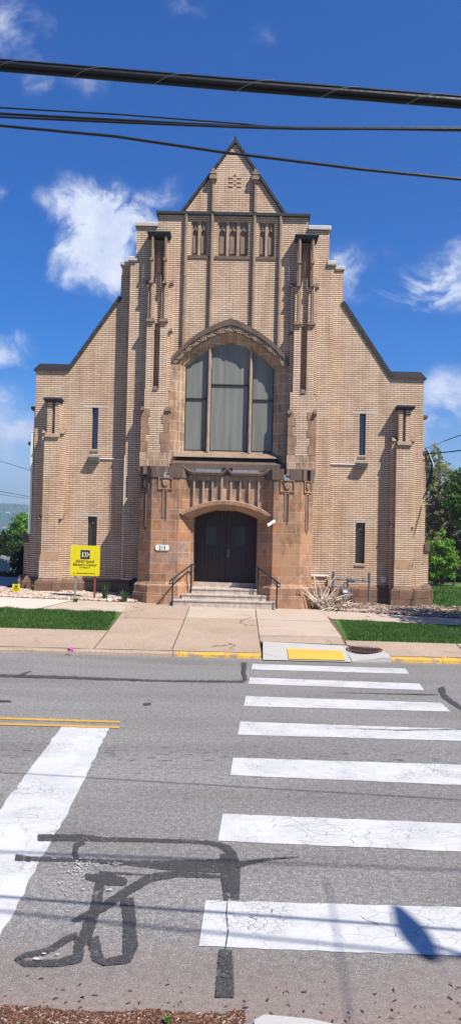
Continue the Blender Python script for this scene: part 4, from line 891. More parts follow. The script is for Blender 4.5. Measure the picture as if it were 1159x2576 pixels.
# gas meter assembly
gm = thing('gas_meter', (C + 3.6, 22.9, .35), 'grey gas meter with tall pipe risers and a red fitting against the dark plinth', 'gas meter')
P = lambda u, v, Y=22.85: tuple(at(u, v, Y))
def fit(b, u, v, r_=.045): p = P(u, v); b.tube([(p[0], p[1], p[2] - r_), (p[0], p[1], p[2] + r_)], r_ * .9, 8)
b = MB(); b.tube([P(837, 1444), P(836, 1512)], .034, 8); b.tube([P(928, 1446), P(927, 1516)], .036, 8)
for (u, v) in ((838, 1443), (837, 1452), (837.5, 1460), (928, 1445), (928, 1452), (928, 1460)): fit(b, u, v, .05)
b.tube([P(838, 1457), P(928, 1461)], .030, 8)
b.build('riser_pipe', 'grey_paint', gm)
b = MB(); b.tube([P(872, 1458), P(890, 1459.5)], .075, 10); b.tube([P(881, 1459, 22.84), P(881, 1459, 22.72)], .05, 10); b.tube([P(848, 1456), P(853, 1457)], .04, 8); b.tube([P(911, 1459), P(917, 1460)], .045, 8); b.tube([P(875, 1458), P(875, 1448)], .008, 6); b.tube([P(880, 1458), P(880, 1449)], .008, 6); b.tube([P(914, 1460), P(914, 1453)], .02, 6)
b.build('regulator', 'grey_paint', gm)
b = MB(); b.tube([P(838, 1473), P(857, 1475), P(859, 1480)], .027, 8); b.tube([P(872, 1482), P(874, 1472), P(873, 1467), P(866, 1466), P(864, 1472), P(864, 1481)], .030, 8); b.build('meter_pipe', 'meter_grey', gm)
b = MB(); q = P(866, 1496); b.ball((q[0], 22.80, q[2]), .155, 1.0, .7, 1.2, 14, 8); b.box(q[0] - .10, q[0] + .10, 22.70, 22.88, q[2] + .06, q[2] + .17); b.build('meter_body', 'meter_grey', gm, smooth=False)
b = MB(); b.box(q[0] - .07, q[0] + .05, 22.67, 22.70, q[2] + .07, q[2] + .14); b.build('dial', 'white_metal', gm)
b = MB(); p = P(837, 1486); b.tube([(p[0], p[1], p[2] - .06), (p[0], p[1], p[2] + .05)], .045, 8); b.tube([(p[0] - .07, p[1], p[2]), (p[0] + .07, p[1], p[2])], .03, 8); b.build('valve', 'red_paint', gm)
# handrails
def handrail(s_, lab):
    t = thing('handrail', (C + s_ * 1.15, 21.3, .4), lab, 'handrail', 'handrails of the church steps')
    lo, hi = ((-1.39, 21.02, .36), (-.93, 21.66, .66)) if s_ < 0 else ((1.44, 21.02, .34), (.94, 21.66, .66))
    zl, zh = (1.10, 1.46) if s_ < 0 else (1.08, 1.42)
    l, h = Vector((C + lo[0], lo[1], lo[2])), Vector((C + hi[0], hi[1], hi[2]))
    b = MB(); b.tube([l, (l.x, l.y, zl)], .021, 8); b.build('post', 'iron', t)
    b = MB(); b.tube([h, (h.x, h.y, zh - .02)], .021, 8); b.build('post', 'iron', t)
    L, H = Vector((l.x, l.y, zl)), Vector((h.x, h.y, zh)); d = (H - L).normalized()
    b = MB(); b.tube([L + Vector((-s_ * -.02, -.03, -.13)), L - d * .16 + Vector((0, 0, -.07)), L - d * .12, L - d * .02, L.lerp(H, .5), H, H + Vector((-s_ * .07, .08, .01)), H + Vector((-s_ * .10, .12, -.05)), H + Vector((-s_ * .05, .10, -.09))], .023, 8); b.build('rail', 'iron', t)
    b = MB(); b.tube([L + Vector((0, 0, -.14)), L + d * .10 + Vector((0, 0, -.10)), L + d * .12 + Vector((0, 0, -.02))], .011, 5); b.build('scroll', 'iron', t)
handrail(-1, 'dark iron handrail on the left side of the church steps'); handrail(1, 'dark iron handrail on the right side of the church steps')
# ------------------------------------------------------------------ signs
def rrect(x0, x1, z0, z1, r_, n=4):
    P = []
    for cx, cz, a0 in ((x1 - r_, z0 + r_, -PI / 2), (x1 - r_, z1 - r_, 0), (x0 + r_, z1 - r_, PI / 2), (x0 + r_, z0 + r_, PI)):
        P += [(cx + r_ * math.cos(a0 + PI / 2 * i / n), cz + r_ * math.sin(a0 + PI / 2 * i / n)) for i in range(n + 1)]
    return P
sx0, sx1, sz0, sz1 = C - 4.335, C - 3.505, 1.075, 1.93; YS = 21.68
t = thing('sign_board', (C - 3.92, YS, .4), 'large square yellow sign board on two posts in the gravel bed', 'sign')
MB().prism(rrect(sx0, sx1, sz0, sz1, .025), YS - .01, YS + .01).build('panel', 'sign_yellow', t)
b = MB(); b.tube([(C - 4.185, YS + .045, .3), (C - 4.19, YS + .045, 1.85)], .028, 10); b.build('post', 'grey_metal', t, label='galvanised grey post')
b = MB(); b.box(C - 3.66, C - 3.61, YS + .012, YS + .06, .3, 1.85); b.build('post', 'rust', t, label='rusty brown post')
xc = (sx0 + sx1) / 2; MB().prism(rrect(xc - .13, xc + .13, 1.55, 1.80, .003), YS - .014, YS - .0105).build('logo_square', 'navy', t)
b = MB(); yy = (YS - .018, YS - .0145)
b.prism([(xc - .085, 1.605), (xc - .055, 1.605), (xc - .055, 1.745), (xc - .080, 1.745)], *yy)
for dx, w_ in ((-.03, .028), (.025, .030)):
    k_ = .055 if dx < 0 else .075
    b.prism([(xc + dx, 1.605), (xc + dx + w_ * .8, 1.605), (xc + dx + w_ * .8 + k_ - .01, 1.675), (xc + dx + w_ * .8, 1.745), (xc + dx, 1.745), (xc + dx + k_ - .012, 1.675)], *yy)
b.build('logo_mark', 'yellow_pale', t)
b = MB()
for s, sz, z, bo, dx in (('SEND Relief', .104, 1.448, .0012, 0), ('Ministry Center', .104, 1.355, .0012, 0), ('PITTSBURGH', .050, 1.290, .0, 0), ('Entrance behind the church', .045, 1.135, .0012, .03)):
    x = text(s, sz, xc + dx, YS - .0125, z, .003, bold=bo); b.add(x.v, x.f)
b.prism([(xc - .325, 1.150), (xc - .295, 1.13), (xc - .295, 1.146), (xc - .275, 1.146), (xc - .275, 1.154), (xc - .295, 1.154), (xc - .295, 1.170)], YS - .014, YS - .0105)
b.build('lettering', 'sign_brown', t)
b = MB()
for x, z in ((C - 4.22, 1.72), (C - 3.62, 1.75), (C - 4.22, 1.11), (C - 3.63, 1.11)): b.tube([(x, YS - .016, z), (x, YS - .01, z)], .009, 6)
b.build('bolt', 'rust', t)
YS2 = 22.3; a_, b_ = at(32, 1469, YS2), at(51, 1489, YS2); x0, x1, z0, z1 = a_.x, b_.x, b_.z, a_.z; xm = (x0 + x1) / 2
t = thing('small_sign', (xm, YS2, .4), 'small yellow square sign on a short post left of the gravel bed', 'sign')
MB().prism(rrect(x0, x1, z0, z1, .01), YS2 - .008, YS2 + .008).build('panel', 'sign_yellow', t)
b = MB(); b.box(xm - .02, xm + .02, YS2 + .009, YS2 + .03, .25, z1 - .03); b.build('post', 'grey_paint', t)
MB().prism(rrect(xm - .035, xm + .035, z1 - .10, z1 - .035, .002), YS2 - .012, YS2 - .0085).build('logo_square', 'navy', t)
b = MB()
for s, sz, z in (('SEND Relief', .029, z1 - .135), ('Ministry Center', .027, z1 - .165), ('PITTSBURGH', .014, z1 - .19)):
    x = text(s, sz, xm, YS2 - .0105, z, .002); b.add(x.v, x.f)
b.build('lettering', 'sign_brown', t)
# ------------------------------------------------------------------ beds, gravel, mulch, grass
def bed_mesh(name, mat, quad, off, n=24, m=12, amp=.02):
    b = MB(); fz = lambda x, y: zg(x, y) + amp * noise.noise(Vector((x * 2.5, y * 2.5, 0)))
    sheet(None, *quad, off, None, n, m, False, b, fz); return b.build(name, mat, kind='structure')
bed_mesh('gravel_bed', 'soil', ((-7.6, 21.50), (-2.66, 21.42), (-2.66, 23.3), (-7.6, 23.3)), .012)
bed_mesh('mulch_bed', 'soil', ((2.3, 21.5), (7.2, 20.62), (8.2, 23.3), (2.0, 23.3)), .014)
def scatter(name, mat, pick, count, size, flat=.6, elong=1.0, label_kind='stuff', off=.02, seed=1):
    r = random.Random(seed); b = MB()
    for _ in range(count):
        x, y = pick(r); z = zg(x, y) + off if y > 14.9 else off; s = r.uniform(*size); a = r.uniform(0, PI); ca, sa = math.cos(a), math.sin(a)
        lx, ly, lz = s * elong * r.uniform(.7, 1.2), s * r.uniform(.5, .9), s * flat * r.uniform(.5, 1.1); tl = r.uniform(-.35, .35)
        V = []
        for px_, py_, pz_ in ((-1, -.7, 0), (1, -.8, 0), (1, .7, 0), (-1, .8, 0), (-.6, -.4, 1), (.6, -.5, 1), (.5, .4, 1), (-.5, .5, 1)):
            X, Y_, Z = px_ * lx * r.uniform(.8, 1.2), py_ * ly, pz_ * lz + px_ * lx * tl
            V.append((x + X * ca - Y_ * sa, y + X * sa + Y_ * ca, z + Z))
        b.add(V, [(0, 1, 5, 4), (1, 2, 6, 5), (2, 3, 7, 6), (3, 0, 4, 7), (4, 5, 6, 7)])
    return b.build(name, mat, origin=(0, 0, 0), kind='stuff')
g_pick = lambda r: (r.uniform(-7.4, -2.68), 21.42 + 1.85 * r.random() ** 1.1)
o = scatter('gravel', 'gravel', g_pick, 9000, (.018, .045), .6, 1.1); o['label'] = 'mixed tan and white gravel in the bed left of the porch'; o['category'] = 'gravel'
def m_pick(r):
    a, c = r.random(), r.random() ** .9
    x0, y0 = 2.35 + (7.1 - 2.35) * a, 21.42 + (20.62 - 21.42) * a; return x0 + c * .3, y0 + (23.25 - y0) * c
o = scatter('mulch', 'mulch', m_pick, 9000, (.016, .035), .45, 2.4, seed=2); o['label'] = 'wood chip mulch in the bed right of the porch'; o['category'] = 'mulch'
def l_pick(r):
    x = r.uniform(-1.6, 1.6); e = (3.82 if x < .1 else 3.66) + .06 * noise.noise(Vector((x * 2.3, 1, 0))) + .03 * noise.noise(Vector((x * 7, 1, 0)))
    if r.random() < .009: return x, r.uniform(3.8, 4.2)
    return x, e + .08 - abs(r.gauss(0, .12))
o = scatter('leaf_litter', 'litter', l_pick, 16000, (.003, .0075), .5, 1.9, off=.006, seed=3); o['label'] = 'red brown leaf litter and bark along the near road edge'; o['category'] = 'leaf litter'
def blades(name, quads, count, h, w, mat, seed, label):
    r = random.Random(seed); b = MB(); V = []; Fc = []
    for (p00, p10, p11, p01), k in zip(quads, count):
        for _ in range(k):
            a, c = r.random(), r.random(); x = (p00[0] * (1 - a) + p10[0] * a) * (1 - c) + (p01[0] * (1 - a) + p11[0] * a) * c; y = (p00[1] * (1 - a) + p10[1] * a) * (1 - c) + (p01[1] * (1 - a) + p11[1] * a) * c
            x += r.gauss(0, .035); y += r.gauss(0, .035)
            cl = .75 + .6 * noise.noise(Vector((x * 2.2, y * 2.2, 4))); hh = h * r.uniform(.5, 1.2) * max(.35, cl); t_ = r.uniform(0, 2 * PI); dx, dy = math.cos(t_), math.sin(t_); le = r.uniform(0, .6) * hh; z = (zg(x, y) if y > 14.9 else 0) - .005
            o_ = len(V); ww = w * r.uniform(.7, 1.3); V += [Vector((x - dx * ww, y - dy * ww, z)), Vector((x + dx * ww, y + dy * ww, z)), Vector((x - dy * le, y + dx * le, z + hh))]; Fc.append((o_, o_ + 1, o_ + 2))
    b.v, b.f = V, Fc; o = b.build(name, mat, origin=(0, 0, 0)); o['kind'] = 'stuff'; o['label'] = label; o['category'] = 'grass'; return o
sheet('lawn', (-40, 17.1), (-2.77, 17.1), (-2.86, 19.76), (-40, 19.76), -.002, 'lawn', 40, 5)
sheet('lawn', (2.43, 16.56), (40, 16.56), (40, 18.3), (2.60, 19.9), -.002, 'lawn', 40, 5)
blades('grass', [((-6.4, 17.12), (-2.80, 17.12), (-2.98, 19.70), (-7, 19.72))], [42000], .085, .008, 'grass', 1, 'thick green grass strip on the left between pavement and path')
blades('grass', [((2.50, 16.58), (5.8, 16.58), (6.6, 19.3), (2.75, 19.75))], [42000], .07, .008, 'grass', 2, 'thick green grass strip on the right between pavement and path')
sheet('lawn', (5.95, 21.2), (40, 17.5), (40, 36), (5.95, 36), -.004, 'lawn', 30, 12)
blades('grass', [((6.3, 21.3), (9.4, 20.9), (14, 33), (6.3, 33))], [26000], .11, .014, 'grass', 3, 'bright lawn beyond the right corner of the church')
sheet('driveway', (-9.9, 21.6), (-6.75, 21.6), (-7.6, 28.5), (-14.5, 28.5), -.002, 'drive', 8, 8)
# tufts and plants
def tuft(loc, n, h, spread, lab, mat='blade', w=.012, seed=1, cat='plant'):
    r = random.Random(seed); b = MB()
    for _ in range(n):
        a = r.uniform(0, 2 * PI); rad = r.uniform(0, spread * .35); hh = h * r.uniform(.5, 1.1); le = r.uniform(.1, .9) * spread; x, y = loc[0] + rad * math.cos(a), loc[1] + rad * math.sin(a); dx, dy = math.cos(a), math.sin(a); z = loc[2]
        P3 = [(x, y, z), (x + dx * le * .3, y + dy * le * .3, z + hh * .6), (x + dx * le, y + dy * le, z + hh * r.uniform(.75, 1.0))]
        t2 = a + PI / 2 + r.uniform(-.5, .5); wx, wy = math.cos(t2) * w, math.sin(t2) * w
        b.add([(P3[0][0] - wx, P3[0][1] - wy, P3[0][2]), (P3[0][0] + wx, P3[0][1] + wy, P3[0][2]), (P3[1][0] + wx, P3[1][1] + wy, P3[1][2]), (P3[1][0] - wx, P3[1][1] - wy, P3[1][2]), P3[2]], [(0, 1, 2, 3), (3, 2, 4)])
    return b.build('plant', mat, label=lab, category=cat, origin=loc)
def gp(u, v, z=.42): p = gr(u, v, z); return (p.x, p.y, zg(p.x, p.y))
tuft(gp(265, 1508), 70, .46, .16, 'tall tuft of broad green blades right of the rusty sign post', seed=1)
tuft(gp(313, 1512), 60, .36, .20, 'lower tuft of blades beside the porch turret base', seed=2)
tuft(gp(191, 1512), 40, .14, .13, 'small leafy clump at the foot of the grey sign post', 'leaf_mid', seed=3)
tuft(gp(88, 1494), 45, .22, .13, 'small bright weed at the left corner plinth', 'leaf_bright', .016, seed=4)
tuft(gp(960, 1513), 70, .15, .30, 'low dry yellow-brown plant at the plinth right of the gas meter', 'leaf_brown', .012, seed=5)
tuft((-.27, 3.80, .01), 8, .05, .03, 'tiny green weed by the near kerb', 'leaf_bright', .006, seed=6)
# white rocks in the gravel
for u, v, lab in ((275, 1512, 'small white stone beside the tall grass tuft'),):
    p = gp(u, v); b = MB(); b.ball((p[0], p[1], p[2] + .05), .06, 1.1, .8, .8, 7, 5); b.build('stone', 'white_metal', label=lab, category='stone')
# brush pile
r = random.Random(9); b = MB()
for k in range(170):
    x = 2.38 + abs(r.gauss(0, .36)); y = r.uniform(21.45, 21.95); z = zg(x, y) + .02; a = r.uniform(0, 2 * PI); L = r.uniform(.35, .85) * (1 if x < 2.9 else .7); up = r.uniform(.1, 1.1) * (1.2 if x < 2.7 else .4)
    p = Vector((x, y, z)); pts = [p]; d = Vector((math.cos(a) * (1 - up * .6), math.sin(a) * .5 * (1 - up * .6), up))
    for j in range(4): d += Vector((r.uniform(-.75, .75), r.uniform(-.5, .5), r.uniform(-.6, .35))); p = p + d * L / 4; p.z = max(p.z, z); pts.append(p.copy())
    b.tube(pts, [.026, .024, .020, .015, .008], 5)
bp = b.build('brush_pile', 'twig_pale', label='pile of pale dry cut branches leaning at the right porch turret', category='brush pile'); ORG[bp.name] = bp.location.copy()
b = MB()
for k in range(60):
    x = 2.4 + abs(r.gauss(0, .4)); y = r.uniform(21.5, 22.1); z = zg(x, y) + .02; a = r.uniform(0, 2 * PI); p = Vector((x, y, z + r.uniform(0, .2))); b.tube([p, p + Vector((math.cos(a) * .2, math.sin(a) * .1, r.uniform(-.05, .12))), p + Vector((math.cos(a) * .36, math.sin(a) * .2, r.uniform(-.05, .1)))], [.013, .010, .006], 5)
b.build('dark_branches', 'twig_brown', bp)
# litter
p = gr(177, 1630, .14); b = MB(); r = random.Random(2)
b.ball((p.x, p.y, zg(p.x, p.y) + .02), .042, 1.4, 1, .6, 7, 5)
for i, v in enumerate(b.v): b.v[i] = v + Vector((r.uniform(-.03, .03), r.uniform(-.02, .02), r.uniform(-.015, .03)))
b.build('crumpled_wrapper', 'pink', label='crumpled pink wrapper lying on the pavement near the kerb', category='litter')
# ------------------------------------------------------------------ trees
def tree(name, base, height, blobs, n, size, mat, lab, cat='tree', trunk_r=.12, group=None, limbs=7, seed=1, bark='bark', bare=0):
    r = random.Random(seed); t = thing(name, base, lab, cat, group); B = Vector(base)
    V = []; Fc = []
    tot = sum(b[3] ** 2 * b[4] for b in blobs)
    for bx_, by_, bz_, br, bh in blobs:
        k = int(n * br ** 2 * bh / tot)
        nc = max(6, k // 26)
        for c_ in range(nc):
            while True:
                d = Vector((r.uniform(-1, 1), r.uniform(-1, 1), r.uniform(-1, 1)))
                if .02 < d.length < 1: break
            d = d.normalized() * (d.length ** .45) * r.uniform(.75, 1.12)
            cc = B + Vector((bx_ + d.x * br, by_ + d.y * br, bz_ + d.z * bh)); cr = br * r.uniform(.10, .22)
            for _ in range(26):
                p = cc + Vector((r.gauss(0, cr), r.gauss(0, cr), r.gauss(0, cr * .7)))
                a = Vector((r.gauss(0, 1), r.gauss(0, 1), r.gauss(0, 1))).normalized(); q = a.cross(Vector((r.gauss(0, 1), r.gauss(0, 1), r.gauss(0, 1)))).normalized(); s = size * r.uniform(.6, 1.3)
                o_ = len(V); V += [p - a * s, p + q * s * .5, p + a * s, p - q * s * .5]; Fc.append((o_, o_ + 1, o_ + 2, o_ + 3))
    b = MB(); b.v, b.f = V, Fc; b.build('crown', mat, t)
    b = MB(); top = B + Vector((0, 0, height * .8)); pts = [B + Vector((0, 0, -.3))]
    for i in range(1, 7): pts.append(B + Vector((r.gauss(0, trunk_r * .5), r.gauss(0, trunk_r * .5), height * .8 * i / 6)))
    b.tube(pts, [trunk_r * (1.15 - .16 * i) for i in range(7)], 8)
    for i in range(limbs):
        bl = blobs[i % len(blobs)]; s0 = pts[2 + i % 4]; e = B + Vector((bl[0] + r.uniform(-.6, .6) * bl[3], bl[1] + r.uniform(-.6, .6) * bl[3], bl[2] + r.uniform(-.3, .7) * bl[4])); mid = s0.lerp(e, .5) + Vector((0, 0, -.1 * (e - s0).length))
        b.tube([s0, mid, e], [trunk_r * .45, trunk_r * .3, trunk_r * .08], 5)
    b.build('trunk', bark, t); return t
def gz(x, y): return far_h(x, y) + .05
def tpx(name, Y, u0, blobs, n, size, mat, lab, cat='tree', **kw):
    x0 = at(u0, 1400, Y).x; z0 = gz(x0, Y); bl = []
    for u, v, ru, rv in blobs:
        q = at(u, v, Y); bl.append((q.x - x0, random.Random(int(u * 7 + v)).uniform(-.4, .4) * ru * Y / F_PX, q.z - z0, ru * Y / F_PX, rv * Y / F_PX))
    H = max(b[2] + b[4] for b in bl); return tree(name, (x0, Y, z0), H, bl, n, size, mat, lab, cat, **kw)
tpx('tree', 36, 1098, [(1090, 1165, 24, 48), (1106, 1210, 34, 55), (1082, 1260, 30, 60), (1120, 1290, 36, 60), (1090, 1330, 40, 50), (1112, 1380, 44, 50), (1140, 1250, 30, 50)], 14000, .07, 'leaf_olive', 'tall slender olive tree just coming into leaf beside the church corner', trunk_r=.12, limbs=18, seed=3)
tpx('tree', 33, 1178, [(1172, 1215, 36, 40), (1150, 1265, 30, 36), (1185, 1290, 46, 50)], 11000, .075, 'leaf_mid', 'leafy mid green tree cut by the right edge of the picture', trunk_r=.14, seed=4)
tpx('tree', 29, 1108, [(1112, 1350, 14, 20), (1098, 1378, 24, 22), (1126, 1380, 22, 24), (1085, 1412, 22, 18), (1134, 1412, 20, 22), (1108, 1420, 30, 20), (1090, 1442, 20, 12), (1128, 1444, 20, 12)], 4600, .055, 'leaf_bright', 'young bright green tree with a thin stem on the right lawn', trunk_r=.03, seed=5)
tpx('bush', 34, 1140, [(1150, 1340, 30, 34), (1128, 1390, 30, 40), (1155, 1410, 30, 40), (1100, 1440, 30, 30), (1090, 1300, 22, 50), (1140, 1300, 22, 40)], 9000, .055, 'leaf_brown', 'brown half bare thicket behind the young bright tree', 'bush', trunk_r=.05, seed=6)
tpx('bush', 39, 1120, [(1080, 1440, 40, 42), (1130, 1450, 50, 40), (1180, 1430, 50, 55)], 9000, .10, 'leaf_dark', 'dark undergrowth at the back of the right lawn', 'bush', trunk_r=.08, seed=7)
# off to the right, out of frame, the tree that shades the mulch bed
tree('street_tree', (8.4, 18.6, zg(8.4, 18.6)), 6.0, [(0, 0, 4.6, 1.5, 1.2), (.8, .4, 3.7, 1.3, 1.0), (-.7, .2, 3.6, .9, .8)], 5200, .11, 'leaf_mid', 'street tree beside the path that shades the mulch bed', 'tree', .10, seed=8)
# left side
def Lt(u, v, Y): return at(u, v, Y)
tpx('tree', 66, 58, [(62, 1312, 26, 18), (38, 1332, 22, 16), (72, 1335, 30, 22), (48, 1352, 30, 18), (70, 1365, 30, 20)], 9000, .11, 'leaf_bright', 'bright green round tree at the left edge of the church', trunk_r=.14, seed=11)
tpx('conifer', 38, 12, [(9, 1350, 9, 17), (20, 1360, 9, 16), (4, 1372, 14, 16), (26, 1378, 11, 15), (12, 1392, 22, 14)], 8000, .04, 'leaf_dark', 'dark green conifer behind the grey board fence', trunk_r=.08, seed=12)
tpx('bush', 34, 48, [(48, 1385, 17, 18), (60, 1405, 16, 26), (42, 1412, 15, 22), (55, 1435, 18, 16)], 6500, .045, 'leaf_dark', 'grey green bush between the board fence and the church', 'bush', trunk_r=.03, seed=13)
tpx('bush', 50, 60, [(55, 1380, 18, 12), (40, 1384, 14, 12), (68, 1372, 14, 12)], 3500, .06, 'leaf_mid', 'yellow green shrub between the conifer and the church wall', 'bush', trunk_r=.03, seed=16)
tpx('bush', 32, 28, [(14, 1446, 14, 8), (30, 1446, 14, 9), (2, 1450, 12, 8)], 3000, .04, 'leaf_brown', 'low dry brush at the foot of the board fence', 'bush', trunk_r=.02, seed=14)
tpx('tree', 90, 20, [(5, 1362, 40, 14), (45, 1366, 40, 14), (75, 1360, 30, 16)], 7000, .16, 'leaf_olive', 'grey green trees low on the slope beyond the fence', trunk_r=.15, seed=15)
# board fence
f0 = at(-22, 1395, 34.0); f1 = at(25, 1392, 33.0); t = thing('board_fence', ((f0.x + f1.x) / 2, 34, gz(f1.x, 34)), 'weathered grey upright board fence panel at the left edge', 'fence')
r = random.Random(4); b = MB(); n = 11
for i in range(n):
    a = i / n; x = f0.x + (f1.x - f0.x) * a; y = f0.y + (f1.y - f0.y) * a; w = (f1.x - f0.x) / n * .86; zt = 1.12 + r.uniform(-.05, .06); b.box(x, x + w, y, y + .03, gz(x, y) - .2, zt)
b.build('boards', 'fence_wood', t); b = MB(); b.box(f0.x, f1.x, 34.1, 34.16, .9, 1.0); b.box(f0.x, f1.x, 34.1, 34.16, .1, .2); b.build('fence_rail', 'fence_wood', t)
# distant houses on the far hillside
HS = [(9, 1335, 900, 11, 'white house farthest left on the distant hillside'), (28, 1331, 820, 9, 'pale long house in the middle of the distant hillside row'), (34, 1329, 830, 7, 'white narrow house beside the bright tree top'), (49, 1328, 840, 6, 'small white house right of the hillside row'), (60, 1316, 1000, 6, 'white house higher up the distant hill'), (4, 1356, 620, 9, 'low grey-white house at the bottom of the valley on the left'), (19, 1296, 1500, 12, 'tiny white house near the distant ridge')]
for u, v, Y, w, lab in HS:
    Y = next((y_ for y_ in range(420, 1900, 8) if 1327 - (far_h(at(u, v, y_).x, y_) + 4 - CZ) / y_ * F_PX <= v), Y); w = w * Y / F_PX * .8
    p = at(u, v, Y); z = far_h(p.x, p.y) + 5; hgt = w * .7; t = thing('house', (p.x, p.y, z), lab, 'house', 'houses on the distant hillside')
    b = MB(); b.box(p.x - w / 2, p.x + w / 2, p.y, p.y + w * .7, z - 6, z + hgt); hb = b.build('wall', 'house', t)
    b = MB(); b.prism([(p.x - w * .56, z + hgt), (p.x + w * .56, z + hgt), (p.x, z + hgt + w * .28)], p.y - .4, p.y + w * .75); b.build('roof', 'roof', t)
# a wooded mass on the far slope
r = random.Random(21); V = []; Fc = []
for _ in range(9000):
    Y = r.uniform(480, 2050); X = r.uniform(-.33, -.20) * Y; z = far_h(X, Y); s = r.uniform(2, 6) * (1 + Y / 2500)
    for q in range(2):
        c_ = Vector((X + r.gauss(0, s * .3), Y, z + s * .3)); n_ = 5; o_ = len(V)
        V += [c_ + Vector((s * .6 * math.cos(2 * PI * k / n_) * r.uniform(.7, 1.2), r.uniform(-1, 1), s * .55 * math.sin(2 * PI * k / n_) * r.uniform(.7, 1.2))) for k in range(n_)] + [c_ + Vector((0, -s * .5, s * .2))]
        Fc += [(o_ + k, o_ + (k + 1) % n_, o_ + n_) for k in range(n_)]
b = MB(); b.v, b.f = V, Fc; o = b.build('woodland', 'leaf_mid', origin=(0, 0, 0)); o['kind'] = 'stuff'; o['label'] = 'far wooded slope across the valley'; o['category'] = 'woodland'
# ------------------------------------------------------------------ overhead cables
def cable(name, pts, r_, lab, mat='black_wire', grp=None, extra=None):
    t = MB(); P = [Vector(p) for p in pts]
    d0 = (P[0] - P[1]).normalized(); d1 = (P[-1] - P[-2]).normalized()
    P = [P[0] + d0 * 16, P[0] + d0 * 4] + P + [P[-1] + d1 * 4, P[-1] + d1 * 16]
    t.tube(P, r_, 10); o = t.build(name, mat, label=lab, category='cable'); ORG[o.name] = o.location.copy()
    if grp: o['group'] = grp
    return o, P
def px_line(pts, Y0, Y1): 
    n = len(pts); return [at(u, v, Y0 + (Y1 - Y0) * i / (n - 1)) for i, (u, v) in enumerate(pts)]
main = px_line([(0, 163), (290, 187), (580, 211), (870, 233), (1159, 256)], 3.15, 3.05)
o, P = cable('cable_bundle', main, .0145, 'thick black lashed cable bundle, topmost across the sky')
b = MB(); off = Vector((0, 0, .020)); b.tube([p + off for p in P], .006, 6); b.build('support_strand', 'black_wire', o)
b = MB(); off = Vector((0, .004, -.017)); b.tube([p + off for p in P], .009, 8); b.build('lower_cable', 'black_wire', o)
b = MB(); A0, A1 = main[0], main[-1]; L = (A1 - A0).length
for k in range(6):
    c0 = A0.lerp(A1, -.02 + k * .18); dr = (A1 - A0).normalized()
    pts = []
    for j in range(9):
        a = j / 8; ang = PI * a; pts.append(c0 + dr * (a * .16) + Vector((0, -.028 * math.sin(ang), -.034 + .062 * a)))
    b.tube(pts, .0012, 4)
b.build('lashing_wire', 'grey_metal', o)
cable('cable', px_line([(0, 271), (300, 288), (600, 311), (700, 321), (1159, 329)], 3.75, 3.65), .004, 'thin black cable, uppermost of the middle group of three', grp='middle group of overhead cables')
cable('cable', px_line([(0, 286), (300, 302), (600, 317.5), (740, 322), (1159, 322.5)], 3.72, 3.63), .0065, 'medium black cable, central one of the middle group of three', grp='middle group of overhead cables')
cable('cable', px_line([(0, 294), (300, 308), (600, 320), (740, 324), (1159, 325)], 3.71, 3.61), .0055, 'black cable, lowest of the middle group of three', grp='middle group of overhead cables')
cable('cable', px_line([(0, 316), (290, 343), (560, 383), (700, 400), (900, 425), (1159, 451)], 5.35, 5.15), .010, 'single black cable crossing in front of the gable tip')
# a cable above the frame whose shadow crosses the nearest stripe, and a drop wire running over the viewer
s0, s1 = gr(0, 2293), gr(1159, 2410); H = 6.0
a0, a1 = Vector((s0.x - LX * H, s0.y - LY * H, H)), Vector((s1.x - LX * H, s1.y - LY * H, H)); cable('cable', [a0, a0.lerp(a1, .5), a1], .014, 'cable above the picture, its shadow crosses the nearest crosswalk stripe')
s0, s1 = gr(824, 2218), gr(880, 2573); H = 5.2
a0, a1 = Vector((s0.x - LX * H, s0.y - LY * H, H)), Vector((s1.x - LX * H, s1.y - LY * H, H)); t = MB(); d = (a1 - a0).normalized(); t.tube([a0, a0.lerp(a1, .5), a1, a1 + d * 5], .006, 8); t.build('cable', 'black_wire', label='drop cable above the picture, its shadow runs towards the viewer', category='cable')
# service drops to the right corner and wires far left
b = MB(); p0 = (C + 5.99, 23.45, 5.10); b.tube([p0, tuple(at(1115, 1110, 23.6)), tuple(at(1159, 1094, 23.6)), tuple(at(1300, 1030, 23.0))], .016, 6); b.build('cable', 'black_wire', label='upper of two twisted service cables reaching the right corner of the church', category='cable', group='service cables')
b = MB(); p0 = tuple(at(1070, 1141, 23.4)); b.tube([p0, tuple(at(1115, 1138, 23.2)), tuple(at(1159, 1133, 22.6)), tuple(at(1400, 1095, 20.0))], .019, 6); b.build('cable', 'black_wire', label='lower and thicker of two twisted service cables reaching the right corner', category='cable', group='service cables')
for (v0, v1, lab) in ((1159, 1184, 'highest of three thin wires in the sky left of the church'), (1236, 1250, 'middle of three thin wires in the sky left of the church'), (1244, 1255, 'lowest of three thin wires in the sky left of the church')):
    b = MB(); b.tube([tuple(at(-60, v0 - 12, 40)), tuple(at(0, v0, 40)), tuple(at(78, v1, 40)), tuple(at(120, v1 + 5, 40))], .013 if v0 < 1240 else .010, 5); b.build('wire', 'black_wire', label=lab, category='cable', group='thin wires left of the church')
